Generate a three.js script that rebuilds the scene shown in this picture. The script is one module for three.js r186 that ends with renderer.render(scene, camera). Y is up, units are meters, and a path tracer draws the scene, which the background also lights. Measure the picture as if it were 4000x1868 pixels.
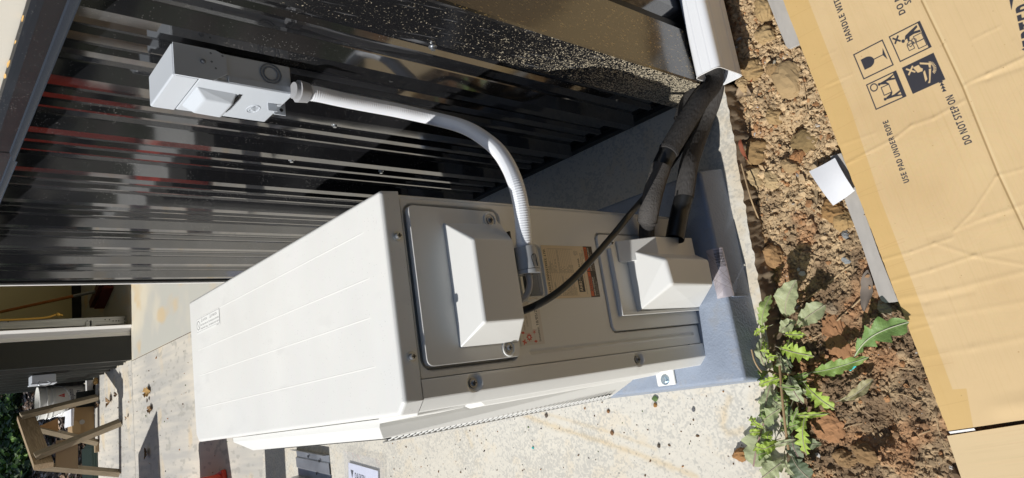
import * as THREE from 'three';
import { RoundedBoxGeometry } from 'three/addons/geometries/RoundedBoxGeometry.js';
import { ConvexGeometry } from 'three/addons/geometries/ConvexGeometry.js';
import { mergeGeometries, toCreasedNormals } from 'three/addons/utils/BufferGeometryUtils.js';

// ------------------------------------------------------------------ camera, sky, sun, exposure
const scene = new THREE.Scene();
const C = new THREE.Vector3(-0.30352, 1.25739, 0.82175), FOCAL = 2699.9;
const AX = [new THREE.Vector3(-0.14902474, -0.74387049, 0.65149699), new THREE.Vector3(-0.96712624, -0.027647, -0.25278939), new THREE.Vector3(0.20605451, -0.66775171, -0.71529658)];
const camera = new THREE.PerspectiveCamera(38.1648, 4000 / 1868, 0.05, 200);
camera.position.copy(C);
camera.up.copy(AX[1]).negate();
camera.lookAt(C.clone().add(AX[2]));
scene.add(camera);
const SKY = 0.9;
const SUN = new THREE.Vector3(-0.683, 0.726, -0.05).normalize();
{
  // clear autumn sky: deep blue overhead, pale towards the horizon, a soft glow round the sun
  const w = 512, h = 256, d = new Float32Array(w * h * 4), D = new THREE.Vector3();
  for (let y = 0; y < h; y++) for (let x = 0; x < w; x++) {
    const el = ((y + 0.5) / h - 0.5) * Math.PI, az = ((x + 0.5) / w) * 2 * Math.PI; D.set(-Math.cos(el) * Math.cos(az), Math.sin(el), -Math.cos(el) * Math.sin(az));
    const c = Math.max(-1, Math.min(1, D.dot(SUN))), up = Math.max(0, D.y), hz = Math.pow(1 - up, 4), g = Math.exp(-Math.acos(c) / 0.28);
    const k = SKY, i = (y * w + x) * 4, r = [0.070 + 0.26 * hz + 0.7 * g, 0.125 + 0.265 * hz + 0.66 * g, 0.235 + 0.245 * hz + 0.6 * g];
    for (let q = 0; q < 3; q++) d[i + q] = k * r[q]; d[i + 3] = 1;
  }
  const t = new THREE.DataTexture(d, w, h, THREE.RGBAFormat, THREE.FloatType); t.mapping = THREE.EquirectangularReflectionMapping; t.magFilter = t.minFilter = THREE.LinearFilter; t.needsUpdate = true;
  scene.background = t; scene.environment = t;
}
const sun = new THREE.DirectionalLight(new THREE.Color(1, 0.98, 0.94), 4.3);
sun.name = 'sunlight';
sun.position.copy(SUN).multiplyScalar(20); sun.target.position.set(0, 0, -1);
sun.position.add(sun.target.position);
sun.castShadow = true;
Object.assign(sun.shadow.camera, { left: -9, right: 9, top: 9, bottom: -9, near: 1, far: 60 });
sun.shadow.mapSize.set(4096, 4096);
scene.add(sun, sun.target);
const EXPOSURE = 1.0;

// ------------------------------------------------------------------ small tools
const V3 = (x, y, z) => new THREE.Vector3(x, y, z);
function rng(a) { return () => { a |= 0; a = a + 0x6D2B79F5 | 0; let t = Math.imul(a ^ a >>> 15, 1 | a); t = t + Math.imul(t ^ t >>> 7, 61 | t) ^ t; return ((t ^ t >>> 14) >>> 0) / 4294967296; }; }
const R0 = rng(20241005);
const rr = (a, b) => a + (b - a) * R0();
const clamp = (x, a = 0, b = 1) => Math.min(b, Math.max(a, x));
const sst = (a, b, x) => { const t = clamp((x - a) / (b - a)); return t * t * (3 - 2 * t); };
const mix = (a, b, t) => a + (b - a) * t;
// a point of the picture (4000 x 1868 grid of the survey) on a plane of the place
function at(px, py, axis, value) {
  const d = AX[0].clone().multiplyScalar(px - 2000).addScaledVector(AX[1], py - 934).addScaledVector(AX[2], FOCAL);
  return C.clone().addScaledVector(d, (value - C[axis]) / d[axis]);
}
const counts = {};
function numbered(n) { const k = counts[n] = (counts[n] ?? -1) + 1; return k ? `${n}_${String(k).padStart(3, '0')}` : n; }
function tag(o, label, category, group) { o.userData.label = label; o.userData.category = category; if (group) o.userData.group = group; return o; }
function thing(name, label, category, p = [0, 0, 0], group) {
  const o = new THREE.Group(); o.name = numbered(name); o.position.set(...p); scene.add(o);
  return tag(o, label, category, group);
}
function shade(m) { m.castShadow = true; m.receiveShadow = true; return m; }
const strip = g => { const n = g.index ? g.toNonIndexed() : g; for (const k of Object.keys(n.attributes)) if (!['position', 'normal', 'uv', 'color'].includes(k)) n.deleteAttribute(k); if (!n.attributes.uv) n.setAttribute('uv', new THREE.Float32BufferAttribute(new Float32Array(n.attributes.position.count * 2), 2)); return n; };
const join = l => l.length === 1 ? l[0] : mergeGeometries(l.map(strip));
// geometry is given in world metres; the part is stored relative to its parent
function part(parent, name, geos, mat, label) {
  const g = join([].concat(geos)); let q = parent; const off = V3(0, 0, 0);
  while (q && q !== scene) { off.add(q.position); q = q.parent; }
  g.translate(-off.x, -off.y, -off.z);
  const m = shade(new THREE.Mesh(g, mat)); m.name = name; if (label) m.userData.label = label; parent.add(m); return m;
}
function single(name, geos, mat, label, category, group) { const m = shade(new THREE.Mesh(join([].concat(geos)), mat)); m.name = numbered(name); scene.add(m); return tag(m, label, category, group); }
function struct(name, geos, mat) { const m = shade(new THREE.Mesh(join([].concat(geos)), mat)); m.name = numbered(name); m.userData.kind = 'structure'; scene.add(m); return m; }
const box = (x0, x1, y0, y1, z0, z1) => new THREE.BoxGeometry(Math.abs(x1 - x0), Math.abs(y1 - y0), Math.abs(z1 - z0)).translate((x0 + x1) / 2, (y0 + y1) / 2, (z0 + z1) / 2);
const rbox = (x0, x1, y0, y1, z0, z1, r, s = 3) => new RoundedBoxGeometry(Math.abs(x1 - x0), Math.abs(y1 - y0), Math.abs(z1 - z0), s, r).translate((x0 + x1) / 2, (y0 + y1) / 2, (z0 + z1) / 2);
function tube(pts, r, seg = 40, rad = 10) { return new THREE.TubeGeometry(new THREE.CatmullRomCurve3(pts.map(p => p.isVector3 ? p : V3(...p))), seg, r, rad); }
function cyl(a, b, r0, r1 = r0, n = 20) {
  a = a.isVector3 ? a : V3(...a); b = b.isVector3 ? b : V3(...b);
  const g = new THREE.CylinderGeometry(r1, r0, a.distanceTo(b), n); const q = new THREE.Quaternion().setFromUnitVectors(V3(0, 1, 0), b.clone().sub(a).normalize());
  return g.applyQuaternion(q).translate((a.x + b.x) / 2, (a.y + b.y) / 2, (a.z + b.z) / 2);
}
// solid with rounded corners: hull of small balls at its corners ([x, y, z, radius])
function hull(pts, det = 2) {
  const out = [];
  for (const [x, y, z, r = 0] of pts) {
    if (r < 1e-5) { out.push(V3(x, y, z)); continue; }
    const s = new THREE.IcosahedronGeometry(r, det).attributes.position; const seen = new Set();
    for (let i = 0; i < s.count; i++) { const k = [s.getX(i), s.getY(i), s.getZ(i)].map(v => v.toFixed(6)).join(); if (!seen.has(k)) { seen.add(k); out.push(V3(x + s.getX(i), y + s.getY(i), z + s.getZ(i))); } }
  }
  return new ConvexGeometry(out);
}
// sheet from a function of two parameters
function sheet(nu, nv, fn, uvf, colf) {
  const pos = [], uv = [], col = [], idx = [];
  for (let j = 0; j <= nv; j++) for (let i = 0; i <= nu; i++) {
    const u = i / nu, v = j / nv, p = fn(u, v); pos.push(p[0], p[1], p[2]);
    const w = uvf ? uvf(u, v, p) : [u, v]; uv.push(w[0], w[1]); if (colf) col.push(...colf(u, v, p));
  }
  for (let j = 0; j < nv; j++) for (let i = 0; i < nu; i++) { const a = j * (nu + 1) + i, b = a + 1, c = a + nu + 1, d = c + 1; idx.push(a, b, d, a, d, c); }
  const g = new THREE.BufferGeometry(); g.setIndex(idx);
  g.setAttribute('position', new THREE.Float32BufferAttribute(pos, 3)); g.setAttribute('uv', new THREE.Float32BufferAttribute(uv, 2));
  if (colf) g.setAttribute('color', new THREE.Float32BufferAttribute(col, 3));
  g.computeVertexNormals(); return g;
}
// extrude an open polyline [[a, b], ...] of thickness t along one axis
function bent(line, t, place, s0, s1, uvScale) {
  const n = line.length, nor = line.map((p, i) => { const a = line[Math.max(0, i - 1)], b = line[Math.min(n - 1, i + 1)]; const dx = b[0] - a[0], dy = b[1] - a[1], l = Math.hypot(dx, dy) || 1; return [-dy / l, dx / l]; });
  const ring = line.concat(line.map((p, i) => [p[0] + nor[i][0] * t, p[1] + nor[i][1] * t]).reverse());
  const pos = [], uv = []; let len = 0; const m = ring.length; const L = [0];
  for (let i = 0; i < m; i++) { const a = ring[i], b = ring[(i + 1) % m]; len += Math.hypot(b[0] - a[0], b[1] - a[1]); L.push(len); }
  for (let i = 0; i < m; i++) {
    const a = ring[i], b = ring[(i + 1) % m]; const P = [place(a, s0), place(b, s0), place(b, s1), place(a, s1)];
    const U = [[L[i], s0], [L[i + 1], s0], [L[i + 1], s1], [L[i], s1]];
    for (const k of [0, 1, 2, 0, 2, 3]) { pos.push(...P[k]); uv.push(...U[k]); }
  }
  const g = new THREE.BufferGeometry(); g.setAttribute('position', new THREE.Float32BufferAttribute(pos, 3)); g.setAttribute('uv', new THREE.Float32BufferAttribute(uv, 2));
  g.computeVertexNormals(); return g;
}

// ------------------------------------------------------------------ noise and textures
const LAT = 256, lat = new Float32Array(LAT * LAT); { const r = rng(7); for (let i = 0; i < lat.length; i++) lat[i] = r(); }
function vn(x, y, per) {       // value noise, repeats every per cells
  const xi = Math.floor(x), yi = Math.floor(y); let fx = x - xi, fy = y - yi; fx = fx * fx * (3 - 2 * fx); fy = fy * fy * (3 - 2 * fy);
  const pX = per[0] ?? per, pY = per[1] ?? per, m = (v, p) => ((v % p) + p) % p; const x0 = m(xi, pX) & 255, x1 = m(xi + 1, pX) & 255, y0 = m(yi, pY) & 255, y1 = m(yi + 1, pY) & 255;
  const a = lat[y0 * LAT + x0], b = lat[y0 * LAT + x1], c = lat[y1 * LAT + x0], d = lat[y1 * LAT + x1];
  return a + (b - a) * fx + (c - a) * fy + (a - b - c + d) * fx * fy;
}
function fbm(x, y, per, oct = 4, gain = 0.5) { let s = 0, a = 1, t = 0, p = [per[0] ?? per, per[1] ?? per]; for (let o = 0; o < oct; o++) { s += a * vn(x, y, p); t += a; a *= gain; x *= 2; y *= 2; p = [p[0] * 2, p[1] * 2]; } return s / t; }
function tex(w, h, fn, srgb = false, repeat) {
  const d = new Uint8Array(w * h * 4);
  for (let y = 0; y < h; y++) for (let x = 0; x < w; x++) { const c = fn(x / w, y / h, x, y), i = (y * w + x) * 4; if (typeof c === 'number') d[i] = d[i + 1] = d[i + 2] = clamp(c) * 255; else for (let k = 0; k < 3; k++) d[i + k] = clamp(c[k]) * 255; d[i + 3] = 255; }
  const t = new THREE.DataTexture(d, w, h); t.wrapS = t.wrapT = THREE.RepeatWrapping; t.magFilter = THREE.LinearFilter; t.minFilter = THREE.LinearMipmapLinearFilter; t.generateMipmaps = true;
  if (srgb) t.colorSpace = THREE.SRGBColorSpace; if (repeat) t.repeat.set(...repeat); t.needsUpdate = true; return t;
}
const toS = v => v <= 0.0031308 ? v * 12.92 : 1.055 * Math.pow(v, 1 / 2.4) - 0.055;
const lin = c => c.map(toS);                       // linear colour -> stored sRGB value
const mix3 = (a, b, t) => [mix(a[0], b[0], t), mix(a[1], b[1], t), mix(a[2], b[2], t)];
function canvasTex(w, h, draw) {
  const c = document.createElement('canvas'); c.width = w; c.height = h; const g = c.getContext('2d'); draw(g, w, h);
  const t = new THREE.CanvasTexture(c); t.colorSpace = THREE.SRGBColorSpace; t.anisotropy = 8; return t;
}
const std = o => new THREE.MeshStandardMaterial(o);
const phys = o => new THREE.MeshPhysicalMaterial(o);
const RGB = (r, g, b) => new THREE.Color().setRGB(r, g, b);
// ------------------------------------------------------------------ materials
const texGrain = tex(256, 256, (u, v) => fbm(u * 64, v * 64, 64, 3));
const texOrange = tex(512, 512, (u, v) => fbm(u * 90, v * 90, 90, 2));
const concreteMap = tex(2048, 2048, (u, v) => {
  const big = fbm(u * 5, v * 5, 5, 4), mid = fbm(u * 22 + 3, v * 22, 22, 3), fl = vn(u * 256, v * 256, 256) * 0.6 + vn(u * 170, v * 150, [170, 150]) * 0.4, fine = lat[((v * 2048 | 0) * 193 + (u * 2048 | 0) * 71 + ((u * 2048 | 0) >> 3) * 8117) & 65535];
  let c = mix3([0.70, 0.655, 0.565], [0.63, 0.60, 0.53], big);
  c = mix3(c, [0.70, 0.60, 0.45], sst(0.56, 0.75, mid) * 0.38);
  const grey = sst(0.50, 0.66, fl * 0.68 + fbm(u * 9 + 40, v * 9, 9, 3) * 0.36);
  c = mix3(c, [0.40, 0.395, 0.37], grey * 0.50);
  c = c.map(k => k * (0.93 + 0.14 * fine));
  return lin(c);
}, true);
const concreteFarMap = tex(1024, 1024, (u, v) => {
  const st = fbm(u * 6, v * 70, [6, 70], 3), big = fbm(u * 4 + 2, v * 4, 4, 4), fl = fbm(u * 40, v * 90, [40, 90], 3);
  let c = mix3([0.72, 0.665, 0.57], [0.50, 0.485, 0.45], clamp((big - 0.5) * 1.8 + 0.5 + (st - 0.5) * 1.2));
  c = mix3(c, [0.70, 0.55, 0.34], sst(0.62, 0.8, fbm(u * 12 + 7, v * 7, [12, 7], 3)) * 0.6);
  c = mix3(c, [0.36, 0.35, 0.31], sst(0.6, 0.75, fl) * 0.5);
  return lin(c);
}, true);
const concreteBump = tex(512, 512, (u, v) => fbm(u * 60, v * 60, 60, 4));
const M = {};
M.concrete = std({ vertexColors: true, map: concreteMap, roughness: 0.88, bumpMap: concreteBump, bumpScale: 0.0015 });
M.concreteFar = std({ map: concreteFarMap, roughness: 0.9, bumpMap: concreteBump, bumpScale: 0.001 });
M.concreteEdge = std({ color: RGB(0.30, 0.225, 0.145), roughness: 0.95 });
M.mud = std({ color: RGB(0.16, 0.10, 0.055), roughness: 0.95, bumpMap: texGrain, bumpScale: 0.003 });
M.white = std({ color: RGB(0.765, 0.762, 0.735), roughness: 0.36, bumpMap: texOrange, bumpScale: 0.00006 });
const dustMap = tex(1024, 1024, (u, v, x, y) => { const n = fbm(u * 5, v * 9, 9, 4), m = fbm(u * 40, v * 14, 64, 3); let k = 0.95 + 0.09 * (n - 0.5) - 0.06 * sst(0.55, 0.8, m) * sst(0.45, 0.7, n); const s = lat[(x * 12289 + y * 24593 + (x ^ y) * 769) & 65535]; if (s > 0.9984) k *= 0.62; const q = fbm(u * 9 + 3, v * 9, 9, 3); return lin([k, k * (0.998 - 0.006 * q), k * (0.99 - 0.02 * q)]); }, true);
const dustRough = tex(512, 512, (u, v) => 0.30 + 0.22 * fbm(u * 7, v * 11, 11, 4));
M.lidWhite = std({ color: RGB(0.80, 0.80, 0.785), map: dustMap, roughness: 1, roughnessMap: dustRough, bumpMap: texOrange, bumpScale: 0.00005 });
M.whiteSoft = std({ color: RGB(0.80, 0.795, 0.765), roughness: 0.42 });
M.boxGrey = std({ color: RGB(0.58, 0.615, 0.66), roughness: 0.3 });
M.boxDark = std({ color: RGB(0.60, 0.625, 0.65), roughness: 0.34 });
M.pvc = std({ color: RGB(0.86, 0.87, 0.90), roughness: 0.35 });
M.steel = std({ color: RGB(0.62, 0.64, 0.66), metalness: 0.9, roughness: 0.3 });
M.galv = std({ color: RGB(0.55, 0.56, 0.57), metalness: 0.7, roughness: 0.42, map: tex(256, 256, (u, v) => { const n = fbm(u * 14, v * 14, 14, 3); return lin([0.75 + 0.5 * (n - 0.5), 0.76 + 0.5 * (n - 0.5), 0.78 + 0.5 * (n - 0.5)]); }, true) });
M.dark = std({ color: RGB(0.012, 0.012, 0.013), roughness: 0.6 });
M.foam = std({ color: RGB(0.042, 0.039, 0.038), roughness: 0.92, bumpMap: texGrain, bumpScale: 0.0012 });
M.foamDust = std({ color: RGB(0.078, 0.072, 0.068), roughness: 0.95, bumpMap: texGrain, bumpScale: 0.0014 });
M.tape = std({ color: RGB(0.012, 0.012, 0.012), roughness: 0.4 });
M.cable = std({ color: RGB(0.016, 0.0165, 0.016), roughness: 0.34 });
M.pad = std({ color: RGB(0.30, 0.35, 0.44), map: tex(512, 512, (u, v, x, y) => { const n = fbm(u * 7, v * 7, 7, 4), q = fbm(u * 30, v * 30, 30, 2), s = lat[(x * 12289 + y * 24593 + (x ^ y) * 769) & 65535]; let c = [0.9, 0.9, 0.9].map(k => k + 0.22 * (n - 0.5)); c = mix3(c, [0.95, 0.78, 0.58], 0.45 * sst(0.58, 0.75, n) * q); if (s > 0.996) c = c.map(k => k * 0.5); return lin(c); }, true), roughness: 0.5, bumpMap: tex(512, 512, (u, v) => fbm(u * 90, v * 90, 90, 2)), bumpScale: 0.0006 });
// glossy black painted steel with dust and dried splashes
const speckMap = tex(1024, 1024, (u, v, x, y) => {
  let c = [0.013, 0.0135, 0.0152]; const d = fbm(u * 6, v * 6, 6, 3), d2 = fbm(u * 17 + 5, v * 17, 17, 2), s = lat[(x * 12289 + y * 24593 + (x ^ y) * 769) & 65535];
  c = mix3(c, [0.036, 0.036, 0.038], sst(0.42, 0.75, d) * 0.7);
  const th = 0.994 - 0.02 * sst(0.5, 0.8, d2); if (s > th) c = mix3(c, [0.42, 0.40, 0.37], clamp((s - th) * 90));
  return lin(c);
}, true);
const speckRough = tex(512, 512, (u, v) => 0.03 + 0.075 * fbm(u * 6, v * 6, 6, 4));
const oilCan = tex(512, 512, (u, v) => fbm(u * 4, v * 7, [4, 7], 3));
M.black = phys({ map: speckMap, roughness: 1, roughnessMap: speckRough, bumpMap: oilCan, bumpScale: 0.0005, ior: 2.3 });
// the lowest part of the corner trim is thickly splashed
const splashMap = tex(512, 2048, (u, v, x, y) => {           // v = 0 at the bottom, 1.1 m tall
  const h = v * 1.16; const dens = clamp(1.22 - h / 0.56) * 0.98 + 0.02;
  const s = vn(u * 52, v * 500, 256) * 0.5 + vn(u * 104 + 5, v * 1000, 256) * 0.5;
  const th = 0.78 - dens * 0.36; let c = [0.011, 0.011, 0.0125];
  if (s > th) c = mix3(c, [0.62, 0.54, 0.40], clamp((s - th) * 8));
  const scr = fbm(u * 30 + v * 30, v * 16 - u * 4, 64, 3); if (scr > 0.69 && h > 0.3 && h < 0.95) c = mix3(c, [0.3, 0.3, 0.31], (scr - 0.69) * 1.6);
  return lin(c);
}, true);
M.splash = phys({ map: splashMap, roughness: 0.24, ior: 1.7 });
const splashMap2 = tex(512, 1024, (u, v) => {
  const s = vn(u * 50, v * 200, 256) * 0.5 + vn(u * 100 + 5, v * 400, 256) * 0.5; let c = [0.013, 0.0115, 0.010];
  const th = 0.66 + 0.1 * v; if (s > th) c = mix3(c, [0.46, 0.32, 0.13], clamp((s - th) * 7)); return lin(c);
}, true);
M.splashFront = phys({ map: splashMap2, roughness: 0.16, ior: 2.1 });
M.blackMatt = std({ color: RGB(0.010, 0.0115, 0.010), roughness: 0.42, bumpMap: oilCan, bumpScale: 0.002 });
M.trimBlack = phys({ map: speckMap, roughness: 0.34, ior: 1.5 });
M.lip = std({ color: RGB(0.03, 0.034, 0.042), roughness: 0.22 });
M.cream = std({ color: RGB(0.66, 0.62, 0.54), roughness: 0.5 });
M.olive = std({ color: RGB(0.74, 0.66, 0.40), roughness: 0.9 });
M.ceiling = std({ color: RGB(0.5, 0.48, 0.42), roughness: 0.9 });
M.foamSeal = std({ color: RGB(0.65, 0.40, 0.14), roughness: 0.9 });
M.trimWhite = std({ color: RGB(0.80, 0.79, 0.77), roughness: 0.45 });
M.red = std({ color: RGB(0.62, 0.045, 0.018), roughness: 0.45 });
M.redDark = std({ color: RGB(0.10, 0.02, 0.015), roughness: 0.6 });
M.orange = std({ color: RGB(0.45, 0.15, 0.03), roughness: 0.5 });
M.rope = std({ color: RGB(0.60, 0.36, 0.07), roughness: 0.8 });
const woodTex = (seed, a, b) => tex(512, 128, (u, v) => { const w = fbm(u * 5 + seed, v * 6, 8, 3); const ring = Math.abs(((v * 7 + w * 3.2) % 1) - 0.5) * 2; const f = vn(u * 20, v * 128, 128); return lin(mix3(a, b, clamp(ring * 0.7 + f * 0.35)).map(k => k * (0.8 + 0.4 * w))); }, true);
M.wood = std({ map: woodTex(1, [0.26, 0.18, 0.10], [0.46, 0.35, 0.22]), roughness: 0.8 });
M.woodGrey = std({ map: woodTex(4, [0.24, 0.20, 0.14], [0.42, 0.34, 0.23]), roughness: 0.85 });
M.woodRed = std({ map: woodTex(8, [0.30, 0.14, 0.05], [0.46, 0.28, 0.13]), roughness: 0.8 });
M.green = std({ color: RGB(0.022, 0.04, 0.028), roughness: 0.5 });
M.board = std({ color: RGB(0.43, 0.30, 0.155), roughness: 0.85 });
M.boardBrown = std({ color: RGB(0.36, 0.24, 0.12), roughness: 0.85 });
M.paper = std({ color: RGB(0.82, 0.83, 0.86), roughness: 0.7 });
M.greyCard = std({ color: RGB(0.50, 0.47, 0.43), roughness: 0.85, map: tex(256, 256, (u, v) => { const n = fbm(u * 6, v * 20, 20, 3); return lin([0.85 + 0.25 * n, 0.85 + 0.25 * n, 0.85 + 0.25 * n].map(k => Math.min(1, k * 0.9))); }, true) });
M.rubber = std({ color: RGB(0.03, 0.03, 0.032), roughness: 0.6 });

// ------------------------------------------------------------------ ground
const G = -0.076;                                            // top of the concrete; the top of the grey pad is 0
const edgeZ = x => 0.1195 + 0.062 * x;                      // near edge of the slab
// wide ground to the horizon
{
  const mulchMap = tex(1024, 1024, (u, v) => { const n = fbm(u * 40, v * 60, 128, 3), b = fbm(u * 5, v * 5, 5, 3), f = vn(u * 256, v * 170, 256); let c = mix3([0.030, 0.022, 0.015], [0.095, 0.075, 0.055], sst(0.3, 0.75, n * 0.6 + f * 0.4)); c = mix3(c, [0.03, 0.045, 0.014], sst(0.45, 0.65, b) * 0.7); return lin(c); }, true);
  const g = sheet(60, 60, (u, v) => { const x = (u - 0.5) * 150, z = (v - 0.5) * 150; return [x, -0.165 + 0.02 * Math.sin(x * 1.3) * Math.cos(z * 1.1), z]; }, (u, v, p) => [p[0] / 1.6, p[2] / 1.6]);
  struct('ground', g, std({ map: mulchMap, roughness: 1, bumpMap: texGrain, bumpScale: 0.02 }));
}
// concrete: apron in two pours, and the floor of the garage
{
  const topFine = (x0, x1, z0f, z1f, n, m, y) => sheet(n, m, (u, v) => { const x = mix(x0, x1, u); const z = mix(z0f(x), z1f(x), v); return [x, y, z]; }, (u, v, p) => [p[0] / 0.95 + 0.31, p[2] / 0.95]);
  // broken front edge: top sheet, then a rough fall into the dirt
  const ez = x => edgeZ(x) + 0.0055 * (vn(x * 90, 3.3, 256) - 0.5) + 0.004 * (vn(x * 31, 9.1, 256) - 0.5);
  // rusty run-off streaks, a tan ring left by a wet clod and soil washed over the edge
  const streaks = [[[[1990, 1602], [2180, 1672], [2400, 1742], [2560, 1800], [2720, 1862]], 0.0075, 0.75], [[[2060, 1596], [2240, 1648], [2420, 1700], [2560, 1752]], 0.005, 0.5], [[[2850, 1555], [2832, 1600], [2826, 1670], [2842, 1692], [2880, 1690], [2900, 1676]], 0.007, 0.6], [[[1822, 1690], [1834, 1720], [1842, 1740]], 0.008, 0.5]].map(([l, w, k]) => ({ l: l.map(([x, y]) => { const p = at(x, y, 'y', G); return [p.x, p.z]; }), w, k }));
  const stain = (x, z) => { let t = 0; if (x < -0.2 && z > -1.4) for (const s of streaks) for (let i = 0; i + 1 < s.l.length; i++) { const a = s.l[i], b = s.l[i + 1], dx = b[0] - a[0], dz = b[1] - a[1], q = clamp(((x - a[0]) * dx + (z - a[1]) * dz) / (dx * dx + dz * dz)), d = Math.hypot(x - a[0] - dx * q, z - a[1] - dz * q) / (s.w * (0.6 + 0.9 * vn(x * 60, z * 60, 256))); t = Math.max(t, s.k * Math.exp(-d * d)); } t = Math.max(t, 0.5 * sst(0.05, 0.0, edgeZ(x) - z) * sst(0.4, 0.65, fbm(x * 24 + 9, z * 24, 256, 3))); return t; };
  const slabCol = (u, v, p) => { const t = stain(p[0], p[2]); return [1 - 0.04 * t, 1 - 0.16 * t, 1 - 0.34 * t]; };
  const near = mergeGeometries([sheet(120, 200, (u, v) => { const x = mix(-3, -0.6, u); return [x, G, mix(ez(x), -2.55, v)]; }, (u, v, p) => [p[0] / 0.95 + 0.31, p[2] / 0.95], slabCol), sheet(420, 620, (u, v) => { const x = mix(-0.6, 0.262, u); return [x, G, mix(ez(x), -2.55, Math.pow(v, 1.25))]; }, (u, v, p) => [p[0] / 0.95 + 0.31, p[2] / 0.95], slabCol)]);
  const fall = sheet(1400, 8, (u, v) => { const x = mix(-3, 0.262, u); const r = fbm(x * 90 + 500, v * 7, 256, 3) - 0.5; return [x, G - v * 0.075, ez(x) + 0.012 * v + r * 0.016 * Math.min(1, v * 3)]; }, (u, v, p) => [p[0] * 3, v * 0.3]);
  const slab = struct('concrete_slab', near, M.concrete); const body = shade(new THREE.Mesh(box(-6, 0.262, G - 0.16, G - 0.004, -2.6, 0.03), M.concreteEdge)); body.name = 'slab_body'; slab.add(body);
  const f2 = shade(new THREE.Mesh(fall, M.concreteEdge)); f2.name = 'slab_edge'; slab.add(f2);
  const far = sheet(20, 20, (u, v) => [mix(-6, 0.289, u), G, mix(-2.55, -4.848, v)], (u, v, p) => [p[2] / 2.2, p[0] / 2.2]);
  const far2 = sheet(20, 20, (u, v) => [mix(-6, 0.30, u), G, mix(-4.854, -6.0 - 0.12 * (u > 0.95 ? 0.3 : 1), v)], (u, v, p) => [p[2] / 2.2 + 0.4, p[0] / 2.2 + 0.2]);
  const left = sheet(4, 4, (u, v) => [mix(-6, -3, u), G, mix(0.09, -2.55, v)], (u, v, p) => [p[2] / 2.2, p[0] / 2.2]);
  struct('concrete_apron', [far, far2, left, box(-6, 0.285, G - 0.16, G - 0.006, -6.0, -2.56)], M.concreteFar);
  const flr = sheet(20, 20, (u, v) => [mix(0.295, 6, u), G + 0.001, mix(-1.7, -6.56, v)], (u, v, p) => [p[0] / 2.6 + 0.1, p[2] / 2.6]);
  const smooth = tex(1024, 1024, (u, v) => { const b = fbm(u * 5, v * 5, 5, 4), m = fbm(u * 14 + 3, v * 9, [14, 9], 3); let c = mix3([0.72, 0.66, 0.53], [0.55, 0.54, 0.49], sst(0.42, 0.66, b)); c = mix3(c, [0.70, 0.50, 0.24], sst(0.6, 0.8, m) * 0.6); return lin(c); }, true);
  struct('garage_floor', [flr, box(0.295, 6, G - 0.16, G - 0.004, -6.56, -1.7)], std({ map: smooth, roughness: 0.75 }));
  // rust coloured drips and stains are in the map; the joint is a real gap with dirt in it
  struct('slab_joint', box(0.2885, 0.2955, G - 0.05, G - 0.005, -4.85, -1.8), M.mud);
}
// raw soil in front of the slab
const soilBase = (x, z) => {
  const d = z - edgeZ(x); let h = -0.118 - 0.016 * (1 - sst(0.0, 0.03, d)) + 0.010 * sst(0.05, 0.3, d);
  h += 0.020 * (fbm(x * 9 + 20, z * 9 + 20, 256, 3) - 0.5) + 0.012 * (fbm(x * 34 + 3, z * 34 + 9, 256, 3) - 0.5);
  const hole = (cx, cz, r, k) => { const q = Math.hypot(x - cx, (z - cz)) / r; h -= k * Math.exp(-q * q * 1.6); };
  hole(0.115, 0.235, 0.03, 0.028); hole(-0.470, 0.268, 0.024, 0.034); hole(-0.495, 0.258, 0.024, 0.036); hole(-0.452, 0.272, 0.018, 0.022); hole(0.36, 0.235, 0.07, 0.018);
  return h;
};
const soilH = (x, z) => {
  let h = soilBase(x, z); const lump = fbm(x * 85, z * 85, 256, 2); h += 0.011 * Math.pow(lump, 1.5) - 0.004 + 0.0035 * (vn(x * 240, z * 240, 256) - 0.5);
  const under = sst(0.0, 0.03, (z - 0.33 + 0.1 * (x + 0.0))); return Math.min(h, mix(0, -0.112, under) + (under > 0 ? 0 : 1));
};
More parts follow.
